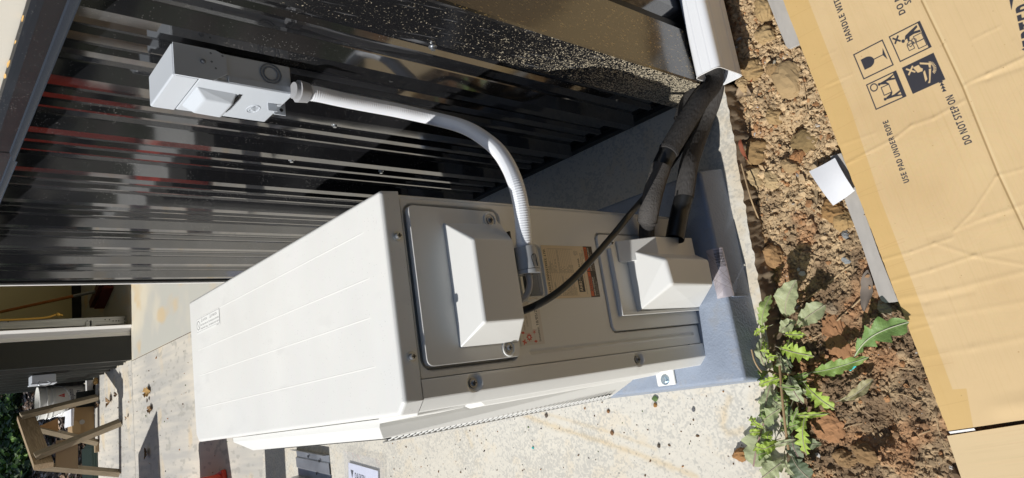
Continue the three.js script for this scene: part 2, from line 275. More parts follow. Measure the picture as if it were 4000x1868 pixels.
{
  const soilCol = (x, z) => {
    const a = fbm(x * 7 + 5, z * 7, 256, 3), b = fbm(x * 30, z * 30 + 7, 256, 3), rightness = sst(-0.35, 0.15, x);
    let c = mix3([0.195, 0.13, 0.075], [0.46, 0.335, 0.195], sst(0.3, 0.62, b * 0.55 + rightness * 0.3 + a * 0.15));
    c = mix3(c, [0.40, 0.205, 0.095], sst(0.56, 0.72, fbm(x * 14 + 30, z * 14, 256, 3)) * 0.55);
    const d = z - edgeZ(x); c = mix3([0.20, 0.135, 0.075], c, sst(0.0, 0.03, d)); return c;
  };
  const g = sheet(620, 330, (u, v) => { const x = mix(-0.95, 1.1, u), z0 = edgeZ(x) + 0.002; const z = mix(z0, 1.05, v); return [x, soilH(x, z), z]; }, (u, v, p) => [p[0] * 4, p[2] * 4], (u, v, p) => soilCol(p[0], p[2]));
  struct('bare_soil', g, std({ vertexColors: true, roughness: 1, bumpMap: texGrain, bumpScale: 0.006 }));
  // crumbs of earth that nobody could count
  const crumbs = [[], [], []]; const base = [0, 1, 2].map(k => { const g0 = new THREE.IcosahedronGeometry(1, k === 2 ? 1 : 0); const p = g0.attributes.position; const r = rng(40 + k); const cache = {}; for (let i = 0; i < p.count; i++) { const key = [p.getX(i), p.getY(i), p.getZ(i)].map(v => v.toFixed(3)).join(); const s = cache[key] ??= 0.62 + 0.7 * r(); p.setXYZ(i, p.getX(i) * s * 1.1, p.getY(i) * s * 0.75, p.getZ(i) * s); } g0.computeVertexNormals(); return g0; });
  const N = 48000, mm = new THREE.Matrix4(), qq = new THREE.Quaternion(), ee = new THREE.Euler(); const cr = rng(99);
  const inst = base.map(b => { const m = new THREE.InstancedMesh(b, std({ roughness: 1, color: 0xffffff }), N / 3 | 0); m.castShadow = m.receiveShadow = true; return m; });
  const used = [0, 0, 0];
  for (let i = 0; i < N; i++) {
    const k = i % 3; if (used[k] >= (N / 3 | 0)) continue; let x, z, tries = 0;
    do { x = -0.75 + cr() * 1.5; z = edgeZ(x) + 0.006 + Math.pow(cr(), 1.15) * 0.34; tries++; } while (tries < 8 && cr() > 0.30 + 0.7 * sst(0.42, 0.6, fbm(x * 11 + 2, z * 11 + 8, 256, 3) * 0.8 + 0.22 * sst(-0.25, 0.1, x)));
    const s = 0.0008 + 0.0054 * Math.pow(cr(), 6.5) + (cr() > 0.99 ? 0.004 : 0); const lit = 0.75 + 0.5 * cr(); let c = soilCol(x, z).map(v => v * lit * 1.12);
    if (cr() > 0.985) c = [0.45, 0.43, 0.40]; else if (cr() > 0.94) c = [0.38 * lit, 0.20 * lit, 0.09 * lit];
    ee.set(cr() * 6, cr() * 6, cr() * 6); qq.setFromEuler(ee); mm.compose(V3(x, soilH(x, z) + s * 0.35, z), qq, V3(s * (0.8 + 0.5 * cr()), s, s * (0.8 + 0.5 * cr())));
    inst[k].setMatrixAt(used[k], mm); inst[k].setColorAt(used[k], RGB(...c)); used[k]++;
  }
  const crumbGroup = new THREE.Group(); crumbGroup.name = 'soil_crumbs'; crumbGroup.userData.kind = 'stuff'; crumbGroup.userData.label = 'loose brown crumbs of earth between the slab edge and the cardboard'; crumbGroup.userData.category = 'soil'; scene.add(crumbGroup);
  inst.forEach((m, k) => { m.count = used[k]; m.name = 'crumb'; m.userData.kind = 'stuff'; crumbGroup.add(m); });
}
// a lump of earth or a stone, with its own rough shape
function lump(seed, sx, sy, sz, rough = 0.28, det = 3) {
  const g = new THREE.IcosahedronGeometry(1, det), p = g.attributes.position, r = rng(seed), o = [r() * 90, r() * 90];
  const dirs = [...Array(5)].map(() => V3(r() - 0.5, r() - 0.5, r() - 0.5).normalize());
  for (let i = 0; i < p.count; i++) {
    const v = V3(p.getX(i), p.getY(i), p.getZ(i)); let k = 1; for (const d of dirs) k = Math.min(k, 0.78 / Math.max(0.001, v.dot(d)));
    k *= 1 - rough * 0.5 + rough * fbm(v.x * 3 + o[0] + v.z * 2, v.y * 3 + o[1] + v.z * 3, 256, 3) + (det > 3 ? (det > 5 ? 0.5 : 0.16) * (fbm(v.x * 11 + o[1] + v.z * 7, v.y * 11 + o[0] - v.z * 9, 256, 2) - 0.5) : 0); p.setXYZ(i, v.x * k * sx, v.y * k * sy, v.z * k * sz);
  }
  g.computeVertexNormals(); return g;
}
// ------------------------------------------------------------------ the black metal building
const WX = 0.276, RIB = 0.209;                               // flat of the wall sheets, spacing of the tall ribs
// profile along the wall: s runs along, the ribs stand out by a positive depth
function ribLine(s0, s1, first) {
  const pts = [[s0, 0]]; const add = (s, d) => { if (s < s0 && s > s1 && s < pts[pts.length - 1][0]) pts.push([s, d]); };
  for (let k = -3; k < 80; k++) {
    const t = first - RIB * k; add(t + 0.021, 0); add(t + 0.019, 0.002); add(t, 0.02); add(t - 0.024, 0.02); add(t - 0.043, 0.002); add(t - 0.045, 0);
    for (const m of [0.092, 0.143]) { add(t - m + 0.010, 0); add(t - m + 0.003, 0.0078); add(t - m - 0.003, 0.0078); add(t - m - 0.011, 0); }
  }
  pts.push([s1, 0]); return pts;
}
const B = thing('metal_building', 'black ribbed metal building with pale upper siding and an open garage door', 'building', [0.3, G, -3]);
// the near stretch of wall: sheets of four ribs, each its own piece
{
  const cuts = [0.02, -0.345, -1.181, -1.872];
  for (let i = 0; i + 1 < cuts.length; i++) {
    const line = ribLine(cuts[i], cuts[i + 1] - (i < 2 ? 0.012 : 0), -0.105);
    const g = bent(line.map(([s, d]) => [s, d]), -0.0008, ([s, d], y) => [WX - d - (i % 2 ? 0.0012 : 0), y, s], -0.058 + 0.004 * (i % 2), 1.112);
    part(B, 'wall_panel', g, M.black);
  }
  part(B, 'wall_core', box(WX + 0.006, WX + 0.12, G + 0.001, 2.85, -1.86, 0.112), M.dark);
  // wavy sealing strip that fills the ribs at the foot of the wall
  part(B, 'base_strip', box(0.262, WX + 0.004, G + 0.001, -0.052, -1.85, 0.118), M.blackMatt);
  // folded trim round the corner
  const tl = [[0.272, 0.020], [0.2525, 0.0165], [0.2505, 0.019], [0.2498, 0.07], [0.2503, 0.118], [0.2515, 0.1232], [0.256, 0.1248], [0.32, 0.1242], [0.3705, 0.1248], [0.372, 0.121]];
  const side = bent(tl.slice(0, 6), -0.001, ([x, z], y) => [x, y, z], G + 0.012, 1.085), front = bent(tl.slice(5), -0.001, ([x, z], y) => [x, y, z], G + 0.012, 1.085);
  const fix = (g, f) => { const p = g.attributes.position, uv = g.attributes.uv; for (let i = 0; i < p.count; i++) { uv.setXY(i, f(p, i), (p.getY(i) - G) / 1.16); } return g; };
  const ct = part(B, 'corner_trim', fix(side, (p, i) => (p.getZ(i) - 0.015) / 0.11), M.splash);
  part(B, 'corner_trim', fix(front, (p, i) => (p.getX(i) - 0.25) / 0.12), M.splashFront);
  // front wall of the building, round the corner
  const fl = ribLine(0, -3.4, -0.06).map(([s, d]) => [0.36 - s, 0.104 + d]);
  part(B, 'wall_panel', bent(fl, 0.0008, ([x, z], y) => [x, y, z], -0.058, 2.8), M.black);
  part(B, 'wall_core', box(0.40, 3.7, G - 0.2, 2.8, -0.05, 0.098), M.dark);
  // screws that hold the sheets
  const head = (x, y, z) => [cyl([x, y, z], [x - 0.0016, y, z], 0.0072, 0.0068, 16), cyl([x - 0.0016, y, z], [x - 0.0062, y, z], 0.0044, 0.0040, 6)];
  for (const [px, py, x] of [[1690, 182, 0.2498], [1527, 306, 0.2735], [1307, 487, 0.2735], [1138, 624, 0.2735], [1488, 668, 0.2735]]) { const p = at(px, py, 'x', x); part(B, 'wall_screw', head(x, p.y, p.z), M.steel); }
}
// folded trim between the black sheets and the pale siding: two lengths, lapped
{
  const prof = dx => [[0.256, 1.1425], [0.2425, 1.1420], [0.2385, 1.1395], [0.2352, 1.1345], [0.2338, 1.128], [0.2335, 1.106], [0.2318, 1.1038], [0.2190, 1.0990], [0.2182, 1.0972], [0.224, 1.0955]].map(([x, y]) => [x, y + dx]);
  for (const [z0, z1, d] of [[0.128, -0.612, 0], [-0.606, -1.89, -0.0035]]) {
    const p = prof(d); const t = part(B, 'wall_trim', bent(p.slice(0, 6), 0.0008, ([x, y], z) => [x - (d ? 0.0012 : 0), y, z], z0, z1), M.trimBlack);
    const l = shade(new THREE.Mesh(bent(p.slice(5), 0.0008, ([x, y], z) => [x - (d ? 0.0012 : 0), y, z], z0, z1).translate(-B.position.x, -B.position.y, -B.position.z), M.lip)); l.name = 'drip_lip'; t.add(l);
  }
  const seal = []; for (let i = 0; i < 14; i++) { const z = 0.05 - i * 0.06 - rr(0, 0.03); seal.push(lump(300 + i, rr(0.0015, 0.003), rr(0.0015, 0.003), rr(0.006, 0.016), 0.5, 1).translate(0.2425, 1.1405, z)); }
  part(B, 'foam_seal', seal, M.foamSeal);
  part(B, 'upper_panel', bent(ribLine(0.11, -1.86, -0.235).map(([s, d]) => [s, d]), -0.0008, ([s, d], y) => [0.2452 - d * 0.07, y, s], 1.1395, 2.85), M.cream);
  part(B, 'roof', box(0.0, 6.4, 2.86, 2.98, -6.9, 0.5), M.blackMatt);
  part(B, 'ceiling', box(0.42, 6, 2.76, 2.84, -6.55, -0.1), M.ceiling);
}
// door opening: near post, far jamb with its white weather strip, garage interior
{
  part(B, 'jamb_trim', box(0.262, 0.40, G + 0.001, 2.4, -1.905, -1.876), M.blackMatt);
  const nz = -1.903; part(B, 'weather_strip', box(0.258, 0.2615, G + 0.002, 2.35, nz, nz + 0.012), M.trimWhite);
  part(B, 'jamb_trim', box(0.300, 0.478, G + 0.001, 2.4, -4.90, -4.836), M.blackMatt);
  part(B, 'weather_strip', [rbox(0.478, 0.545, G + 0.001, 2.4, -4.90, -4.843, 0.004), box(0.480, 0.486, G + 0.001, 2.4, -4.842, -4.836), hull([[0.506, G + 0.002, -4.8445], [0.512, G + 0.002, -4.852], [0.552, G + 0.002, -4.800], [0.556, G + 0.002, -4.806], [0.506, 2.4, -4.8445], [0.512, 2.4, -4.852], [0.552, 2.4, -4.800], [0.556, 2.4, -4.806]])], M.trimWhite);
  part(B, 'interior_wall', box(0.42, 6, 0.0, 2.76, -6.64, -6.57), M.olive);
  part(B, 'interior_kerb', box(0.42, 6, G + 0.002, 0.0, -6.64, -6.555), M.dark);
  part(B, 'interior_wall', box(5.9, 6, G, 2.76, -6.55, -0.1), M.olive);
  part(B, 'interior_wall', box(0.48, 5.9, G, 2.76, -1.80, -1.70), M.olive);
  part(B, 'door_header', box(0.30, 0.45, 2.4, 2.85, -4.9, -1.85), M.cream);
  // far stretch of wall beyond the door
  part(B, 'wall_panel', bent(ribLine(-4.9, -6.52, -5.02), -0.0008, ([s, d], y) => [0.306 - d, y, s], -0.06, 1.11), M.blackMatt);
  part(B, 'wall_core', box(0.314, 0.418, G + 0.001, 2.85, -6.64, -4.905), M.dark);
  part(B, 'upper_panel', bent(ribLine(-4.9, -6.52, -5.02), -0.0008, ([s, d], y) => [0.300 - d, y, s], 1.12, 2.85), M.cream);
  part(B, 'corner_trim', box(0.284, 0.42, G + 0.001, 1.11, -6.648, -6.522), M.blackMatt);
  // galvanised door track with its holes and bracket
  const tr = part(B, 'door_track', [box(0.585, 0.588, G + 0.002, 2.3, -4.985, -4.945), box(0.585, 0.640, G + 0.002, 2.3, -4.948, -4.945), box(0.636, 0.640, G + 0.002, 2.3, -4.985, -4.945)], M.galv);
  for (const [px, py] of [[340, 1255], [354, 1255], [365, 1256], [410, 1249], [427, 1249], [441, 1254], [453, 1254], [463, 1254], [486, 1247], [487, 1259], [31, 1257]]) { const p = at(px, py, 'z', -4.944); part(B, 'track_hole', cyl([p.x, p.y, -4.9445], [p.x, p.y, -4.9435], 0.0045, 0.0045, 10), M.dark); }
  const bp1 = at(335, 1272, 'z', -4.94), bp2 = at(372, 1280, 'z', -4.94);
  part(B, 'track_bracket', [box(bp1.x - 0.02, bp1.x + 0.03, Math.min(bp1.y, bp2.y), Math.min(bp1.y, bp2.y) + 0.035, -4.94, -4.935), box(bp1.x - 0.02, bp1.x + 0.03, Math.max(bp1.y, bp2.y) - 0.035, Math.max(bp1.y, bp2.y), -4.94, -4.935)], M.galv);
}
// outlet box on the far stretch of wall
{
  const t = thing('outlet_box', 'small grey electrical box on the far black wall beyond the garage door', 'electrical box', [0.27, 0.42, -5.4]);
  part(t, 'housing', rbox(0.225, 0.286, 0.335, 0.485, -5.36, -5.22, 0.006), M.boxGrey);
  part(t, 'cover', rbox(0.217, 0.225, 0.33, 0.49, -5.365, -5.215, 0.003), M.boxGrey);
  part(t, 'wire_loop', tube([[0.235, 0.39, -5.21], [0.215, 0.37, -5.19], [0.20, 0.41, -5.185], [0.215, 0.45, -5.19], [0.235, 0.44, -5.21]], 0.004, 24, 6), M.steel);
}
// ------------------------------------------------------------------ grey pad and outdoor unit
{
  const t = thing('equipment_pad', 'grey plastic equipment pad under the white outdoor unit', 'pad', [-0.14, G, -0.4]);
  const P = []; for (const [x, z] of [[-0.362, 0.078], [0.077, 0.078], [0.077, -0.888], [-0.362, -0.888]]) { const ox = Math.sign(x + 0.14) * 0.007, oz = Math.sign(z + 0.4) * 0.009; P.push([x - Math.sign(x + 0.14) * 0.009, -0.009, z - Math.sign(z + 0.4) * 0.009, 0.009], [x + ox, G + 0.001, z + oz, 0]); }
  const g = hull(P, 3); const pp = g.attributes.position, nn = g.attributes.normal, uv = new Float32Array(pp.count * 2);
  for (let i = 0; i < pp.count; i++) { const up = Math.abs(nn.getY(i)) > 0.5, sx = Math.abs(nn.getX(i)) > 0.5; uv[2 * i] = (sx ? pp.getZ(i) : pp.getX(i)) * 4; uv[2 * i + 1] = (up ? pp.getZ(i) : pp.getY(i)) * 4; }
  g.setAttribute('uv', new THREE.BufferAttribute(uv, 2));
  part(t, 'pad_body', g, M.pad);
  part(t, 'seam_rib', box(-0.195, -0.192, G + 0.004, -0.012, 0.0805, 0.0862), M.pad);
}
const barcodeTex = canvasTex(512, 128, (g, w, h) => { g.fillStyle = '#b9b2b8'; g.fillRect(0, 0, w, h); g.fillStyle = '#1a1a1e'; const r = rng(5); let x = 20; while (x < 200) { const b = 1 + r() * 5; g.fillRect(x, 60, b, 60); x += b + 2 + r() * 6; } g.fillStyle = '#77707a'; for (let i = 0; i < 26; i++) { g.globalAlpha = 0.35; g.beginPath(); g.moveTo(r() * w, 0); g.lineTo(r() * w, h); g.lineWidth = 1 + r() * 3; g.strokeStyle = r() > 0.5 ? '#efe9e6' : '#6d6258'; g.stroke(); } });
{
  // peeling sticker over the edge of the pad
  const t = sheet(16, 10, (u, v) => { const x = mix(-0.092, -0.194, u); const s = v * 0.034; const wob = 0.0006 * Math.sin(u * 40 + v * 5); const top = 0.018; let z, y; if (s < top) { z = 0.0535 + s; y = 0.0012 + wob; } else { const q = s - top; z = 0.0535 + top + Math.min(0.0105, q * 0.8) + 0.003 * (1 - Math.exp(-q * 80)); y = 0.0012 - q * 0.9 + wob; } return [x, y + 0.0006, z + 0.003 * u]; }, (u, v) => [u, 1 - v]);
  single('barcode_sticker', t, std({ map: barcodeTex, roughness: 0.28, metalness: 0.25, side: THREE.DoubleSide }), 'creased silvery barcode sticker on the near edge of the grey pad', 'sticker');
}
const U = thing('outdoor_unit', 'white heat pump outdoor unit on the grey pad beside the black wall', 'heat pump', [-0.16, 0, -0.435]);
{
  const Wd = -0.87, r = 0.0065;
  // lid
  const lidP = []; for (const [x, z, cx, cz] of [[0, 0, -1, -1], [-0.304, 0, 0.45, -1], [-0.32, -0.016, 1, -0.45], [-0.32, Wd + 0.016, 1, 0.45], [-0.304, Wd, 0.45, 1], [0, Wd, -1, 1]]) { lidP.push([x + cx * r, 0.735 - r, z + cz * r, r], [x, 0.7035, z, 0]); }
  const lidG = hull(lidP, 3); { const p = lidG.attributes.position, n = lidG.attributes.normal, uv = new Float32Array(p.count * 2); for (let i = 0; i < p.count; i++) { uv[2 * i] = p.getX(i) / 0.9; uv[2 * i + 1] = (n.getY(i) > 0.5 ? p.getZ(i) : p.getZ(i) + p.getY(i)) / 0.9; } lidG.setAttribute('uv', new THREE.BufferAttribute(uv, 2)); }
  const lid = part(U, 'lid', lidG, M.lidWhite);
  // pressed lines along the lid
  for (const [x, z1] of [[-0.049, -0.052], [-0.119, -0.05], [-0.176, -0.06], [-0.247, -0.06]]) part(lid, 'pressed_line', hull([[x - 0.0018, 0.7349, z1], [x + 0.0018, 0.7349, z1], [x - 0.0018, 0.7349, -0.825], [x + 0.0018, 0.7349, -0.825], [x, 0.73532, z1 - 0.01], [x, 0.73532, -0.815]]), M.whiteSoft);
  // warning label near the far rear corner
  const warn = canvasTex(1024, 236, (g, w, h) => {
    g.fillStyle = '#e9e9e6'; g.fillRect(0, 0, w, h); g.strokeStyle = '#8d8d8d'; g.lineWidth = 4; g.strokeRect(4, 4, w - 8, h - 36); g.lineWidth = 2; for (const x of [170, 545]) { g.beginPath(); g.moveTo(x, 4); g.lineTo(x, h - 32); g.stroke(); }
    g.strokeStyle = '#1c1c1c'; g.lineWidth = 9; g.beginPath(); g.arc(86, 104, 66, 0, 7); g.stroke(); g.lineWidth = 7; g.beginPath(); g.moveTo(40, 58); g.lineTo(132, 150); g.stroke();
    const tri = x => { g.lineWidth = 4; g.beginPath(); g.moveTo(x, 68); g.lineTo(x + 26, 18); g.lineTo(x + 52, 68); g.closePath(); g.stroke(); g.fillStyle = '#1c1c1c'; g.font = 'bold 34px sans-serif'; g.fillText('!', x + 20, 64); }; tri(225); tri(610);
    g.fillStyle = '#222'; g.font = '46px sans-serif'; g.fillText('CAUTION', 292, 66); g.fillText('ATTENTION', 676, 66);
    g.font = '40px sans-serif'; g.fillText("Don't step on this unit,", 184, 128, 350); g.fillText('it may result in injury.', 184, 180, 330); g.fillText('Ne montez pas sur cette unité,', 558, 128, 440); g.fillText('vous risqueriez de vous blesser.', 558, 180, 450);
    g.font = '24px sans-serif'; g.fillText('4P552087', 880, 230);
  });
  const wl = part(U, 'warning_label', new THREE.PlaneGeometry(0.148, 0.0341).rotateX(-Math.PI / 2).rotateY(-Math.PI / 2).translate(-0.0675, 0.7358, -0.747), std({ map: warn, roughness: 0.5 }), 'printed caution label with a prohibition circle');
  // the side seen from the front: one pressed sheet with its hollows and ribs
  const rrect = (x, y, x0, x1, y0, y1, rad) => { const dx = Math.max(x0 + rad - x, 0, x - x1 + rad), dy = Math.max(y0 + rad - y, 0, y - y1 + rad); return rad - Math.hypot(dx, dy) - (dx === 0 && dy === 0 ? 0 : 0) + ((dx === 0 && dy === 0) ? Math.min(x - x0, x1 - x, y - y0, y1 - y) - rad : 0); };
  const dimple = (x, y, cx, cy, R, d) => -d * (1 - sst(R * 0.45, R, Math.hypot(x - cx, y - cy)));
  const sideZ = (x, y) => {
    let z = -0.0035;
    z += -0.012 * sst(-0.010, -0.0005, x);                                                         // rounded back edge
    z -= 0.0125 * sst(-0.0008, 0.0022, rrect(x, y, -0.2645, -0.0160, 0.5095, 0.6965, 0.018));          // hollow for the cover
    z += 0.0035 * Math.exp(-Math.pow(rrect(x, y, -0.171, -0.074, 0.4265, 0.484, 0.014) / 0.0022, 2));
    z -= 0.028 * sst(0.003, 0.0055, rrect(x, y, -0.166, -0.079, 0.432, 0.4795, 0.01));                 // hand hold
    const rg = rrect(x, y, -0.259, -0.2505, 0.02, 0.487, 0.0025); z -= 0.0035 * sst(0, 0.003, rg);   // long pressed slot
    z -= 0.009 * sst(0.0, 0.0016, rrect(x, y, -0.2372, -0.0475, -0.05, 0.2775, 0.014));               // seat of the lower cover
    z -= 0.004 * sst(0.703, 0.7045, y + 0.0025);
    return z;
  };
  const sp = part(U, 'side_panel', sheet(190, 470, (u, v) => { const x = mix(-0.2745, 0, u), y = mix(0.002, 0.7033, v); return [x, y, sideZ(x, y)]; }, (u, v, p) => [p[0] * 6, p[1] * 6]), M.white);
  part(U, 'cabinet', box(-0.318, -0.001, 0.004, 0.7032, -0.866, -0.034), M.whiteSoft);
  part(U, 'side_panel', box(-0.003, -0.0005, 0.004, 0.7032, -0.868, -0.014), M.whiteSoft);
  // finned coil behind wire on the back of the unit
  part(U, 'coil', box(-0.0004, 0.0012, 0.03, 0.69, -0.855, -0.10), std({ color: RGB(0.02, 0.021, 0.023), roughness: 0.55 }));
  for (let i = 0; i < 9; i++) part(U, 'coil_guard', box(0.0012, 0.003, 0.06 + i * 0.075, 0.0622 + i * 0.075, -0.85, -0.105), M.dark);
  part(U, 'hand_hold', [box(-0.163, -0.082, 0.435, 0.4765, -0.0312, -0.0305), box(-0.1635, -0.1625, 0.435, 0.4765, -0.031, -0.010), box(-0.0825, -0.0815, 0.435, 0.4765, -0.031, -0.010), box(-0.163, -0.082, 0.4345, 0.4355, -0.031, -0.010), box(-0.163, -0.082, 0.476, 0.477, -0.031, -0.010)], std({ color: RGB(0.10, 0.11, 0.12), roughness: 0.6 }), 'dark moulded hand hold');
  // front panel: returns round the corner, chamfer, front
  const prof = [[-0.2755, -0.012], [-0.2757, -0.0015], [-0.277, -0.0003], [-0.281, 0], [-0.302, 0], [-0.3045, -0.0012], [-0.318, -0.0145], [-0.3198, -0.0175], [-0.3203, -0.06], [-0.3203, -0.45], [-0.3203, -0.862], [-0.317, -0.869]];
  const along = []; for (let i = 0; i + 1 < prof.length; i++) { const n = i === 3 ? 26 : 1; for (let k = 0; k < n; k++) along.push([mix(prof[i][0], prof[i + 1][0], k / n), mix(prof[i][1], prof[i + 1][1], k / n)]); } along.push(prof[prof.length - 1]);
  part(U, 'front_panel', sheet(along.length - 1, 420, (u, v) => { const [x, z0] = along[Math.round(u * (along.length - 1))], y = mix(0.0, 0.7022, v); let z = z0; if (z > -0.003) z += dimple(x, y, -0.2905, 0.609, 0.0155, 0.0062) * sst(-0.306, -0.301, x) + dimple(x, y, -0.2905, 0.217, 0.0155, 0.0062) * sst(-0.306, -0.301, x); return [x, y, z]; }), M.white);
  // fan grille standing out of the front
  const gr = part(U, 'fan_grille', hull([[-0.322, 0.700, -0.125, 0], [-0.334, 0.700, -0.13, 0.001], [-0.349, 0.690, -0.140, 0.003], [-0.349, 0.690, -0.655, 0.003], [-0.330, 0.700, -0.735, 0.001], [-0.322, 0.700, -0.74, 0], [-0.322, 0.085, -0.12, 0], [-0.331, 0.088, -0.135, 0.001], [-0.349, 0.125, -0.155, 0.003], [-0.349, 0.125, -0.655, 0.003], [-0.322, 0.085, -0.74, 0]], 1), M.white);
  part(gr, 'grille_gap', box(-0.3545, -0.3485, 0.140, 0.676, -0.60, -0.150), M.dark);
  for (let i = 0; i < 46; i++) { const y = 0.146 + i * 0.0116; part(gr, 'grille_bar', cyl([-0.3510, y - 0.005, -0.1445], [-0.3572, y + 0.006, -0.158], 0.0019, 0.0019, 6), M.whiteSoft); }
  part(gr, 'grille_bar', tube([[-0.3575, 0.135, -0.158], [-0.3578, 0.40, -0.157], [-0.3575, 0.68, -0.156]], 0.002, 12, 6), M.whiteSoft);
  // raised lip of the front under the lid
  part(U, 'front_lip', hull([[-0.320, 0.7025, -0.125, 0], [-0.3275, 0.7025, -0.123, 0.0008], [-0.3225, 0.7025, -0.02, 0.0008], [-0.3195, 0.7025, -0.018, 0], [-0.320, 0.60, -0.125, 0], [-0.3262, 0.61, -0.10, 0.0008], [-0.3225, 0.62, -0.022, 0.0008], [-0.3195, 0.615, -0.018, 0]], 1), M.whiteSoft);
  part(U, 'front_lip', hull([[-0.320, 0.035, -0.19, 0], [-0.3285, 0.045, -0.17, 0.001], [-0.3285, 0.53, -0.122, 0.001], [-0.320, 0.55, -0.12, 0], [-0.320, 0.02, -0.10, 0], [-0.3255, 0.03, -0.11, 0.001], [-0.3255, 0.54, -0.07, 0.001], [-0.320, 0.555, -0.06, 0]], 1), M.whiteSoft);
  // feet
  for (const z of [-0.107, -0.76]) { const f = part(U, 'foot', rbox(-0.352, -0.27, -0.0005, 0.006, z - 0.024, z + 0.024, 0.003), M.whiteSoft); part(f, 'foot_bolt', [cyl([-0.3395, 0.0062, z], [-0.3395, 0.0078, z], 0.011, 0.011, 20), cyl([-0.3395, 0.0078, z], [-0.3395, 0.0135, z], 0.0072, 0.0066, 6)], std({ color: RGB(0.55, 0.66, 0.75), metalness: 0.85, roughness: 0.25 })); }
  // upper cover: plate with a hood
  const plate = [[-0.2585, 0.6905], [-0.0215, 0.6905]];
  const shp = new THREE.Shape(); { const q = (x, y) => shp.lineTo(x, y); const rad = 0.012; const P = [[-0.259, 0.5135, 0.009], [-0.044, 0.5135, 0.003], [-0.041, 0.521, 0.003], [-0.0235, 0.524, 0.006], [-0.0215, 0.6905, 0.010], [-0.259, 0.6905, 0.012]]; P.forEach(([x, y, c], i) => { const a = P[(i + P.length - 1) % P.length], b = P[(i + 1) % P.length]; const da = Math.hypot(a[0] - x, a[1] - y), db = Math.hypot(b[0] - x, b[1] - y); const s = [x + (a[0] - x) / da * c, y + (a[1] - y) / da * c], e = [x + (b[0] - x) / db * c, y + (b[1] - y) / db * c]; i ? q(...s) : shp.moveTo(...s); shp.quadraticCurveTo(x, y, ...e); }); shp.closePath(); }
  const plateG = new THREE.ExtrudeGeometry(shp, { depth: 0.0085, bevelEnabled: true, bevelThickness: 0.0008, bevelSize: 0.0008, bevelSegments: 2, curveSegments: 8 }).translate(0, 0, -0.0057);
  const cover = part(U, 'service_cover', plateG, M.white);
  const zp = 0.0035;
  part(cover, 'hood', hull([[-0.2355, 0.6285, zp, 0.002], [-0.0485, 0.6285, zp, 0.002], [-0.206, 0.6155, 0.050, 0.0055], [-0.0865, 0.6155, 0.050, 0.0055], [-0.2355, 0.5155, zp, 0.002], [-0.0455, 0.5155, zp, 0.002], [-0.2055, 0.5425, 0.050, 0.0045], [-0.0865, 0.5425, 0.050, 0.0045]]), M.white);
  part(cover, 'hood_opening', box(-0.17, -0.06, 0.512, 0.5148, 0.001, 0.022), M.dark);
  // screws
  const phil = (x, y, z, R = 0.0058) => [new THREE.SphereGeometry(R, 16, 8, 0, 7, 0, 1.1).rotateX(Math.PI / 2).translate(x, y, z - R * 0.45), cyl([x, y, z - 0.003], [x, y, z + 0.0004], R * 1.25, R * 1.2, 20)];
  const cross = (x, y, z, s = 0.0034) => [box(x - s, x + s, y - 0.0008, y + 0.0008, z, z + 0.0006), box(x - 0.0008, x + 0.0008, y - s, y + s, z, z + 0.00075)];
  M.screw = std({ color: RGB(0.30, 0.31, 0.33), metalness: 0.7, roughness: 0.38 });
  const scr = (parent, x, y, z, mat = M.screw, R) => { const s = part(parent, 'screw', phil(x, y, z, R), mat); part(s, 'screw_slot', cross(x, y, z + 0.0030), M.dark); };
  scr(cover, -0.038, 0.5365, 0.0050); scr(cover, -0.2452, 0.5362, 0.0050);
  for (const x of [-0.038, -0.2452]) part(cover, 'screw_well', new THREE.TorusGeometry(0.0115, 0.0018, 8, 28).translate(x, 0.5364, 0.0040), M.white);
  scr(U, -0.2905, 0.609, -0.0035); scr(U, -0.2905, 0.217, -0.0035);
  for (const [x, y] of [[-0.069, 0.7135], [-0.243, 0.7135]]) { const s = part(U, 'screw', [cyl([x, y, -0.001], [x, y, 0.0012], 0.0078, 0.0076, 20), cyl([x, y, 0.001], [x, y, 0.0062], 0.0052, 0.0047, 6)], M.steel); part(s, 'screw_slot', cross(x, y, 0.0062, 0.003), M.dark); }
  // lower cover over the valves
  const lp = part(U, 'valve_cover', new THREE.ExtrudeGeometry((() => { const s = new THREE.Shape(); s.moveTo(-0.2335, -0.004); s.lineTo(-0.052, -0.004); s.lineTo(-0.052, 0.262); s.quadraticCurveTo(-0.052, 0.2735, -0.064, 0.2735); s.lineTo(-0.2215, 0.2735); s.quadraticCurveTo(-0.2335, 0.2735, -0.2335, 0.262); s.closePath(); return s; })(), { depth: 0.0055, bevelEnabled: true, bevelThickness: 0.001, bevelSize: 0.001, bevelSegments: 2 }).translate(0, 0, -0.0065), M.white);
  // raised rim round the hood
  const frame = (x0, x1, y0, y1, t, z) => [rbox(x0, x1, y1 - t, y1, -0.001, z, 0.0015, 2), rbox(x0, x0 + t, y0, y1 - t + 0.001, -0.001, z, 0.0015, 2)];
  part(lp, 'hood_rim', frame(-0.2085, -0.079, -0.008, 0.2505, 0.006, 0.0085), M.white);
  const za = 0.0004;
  part(lp, 'valve_hood', hull([[-0.2005, 0.1935, za, 0.002], [-0.081, 0.1955, za, 0.002], [-0.160, 0.168, 0.0675, 0.008], [-0.1195, 0.1735, 0.0665, 0.009], [-0.2035, -0.006, za, 0.002], [-0.081, -0.006, za, 0.002], [-0.1640, 0.0395, 0.0685, 0.006], [-0.1215, 0.0400, 0.0675, 0.008], [-0.186, 0.0855, 0.0405, 0.002]]), M.white);
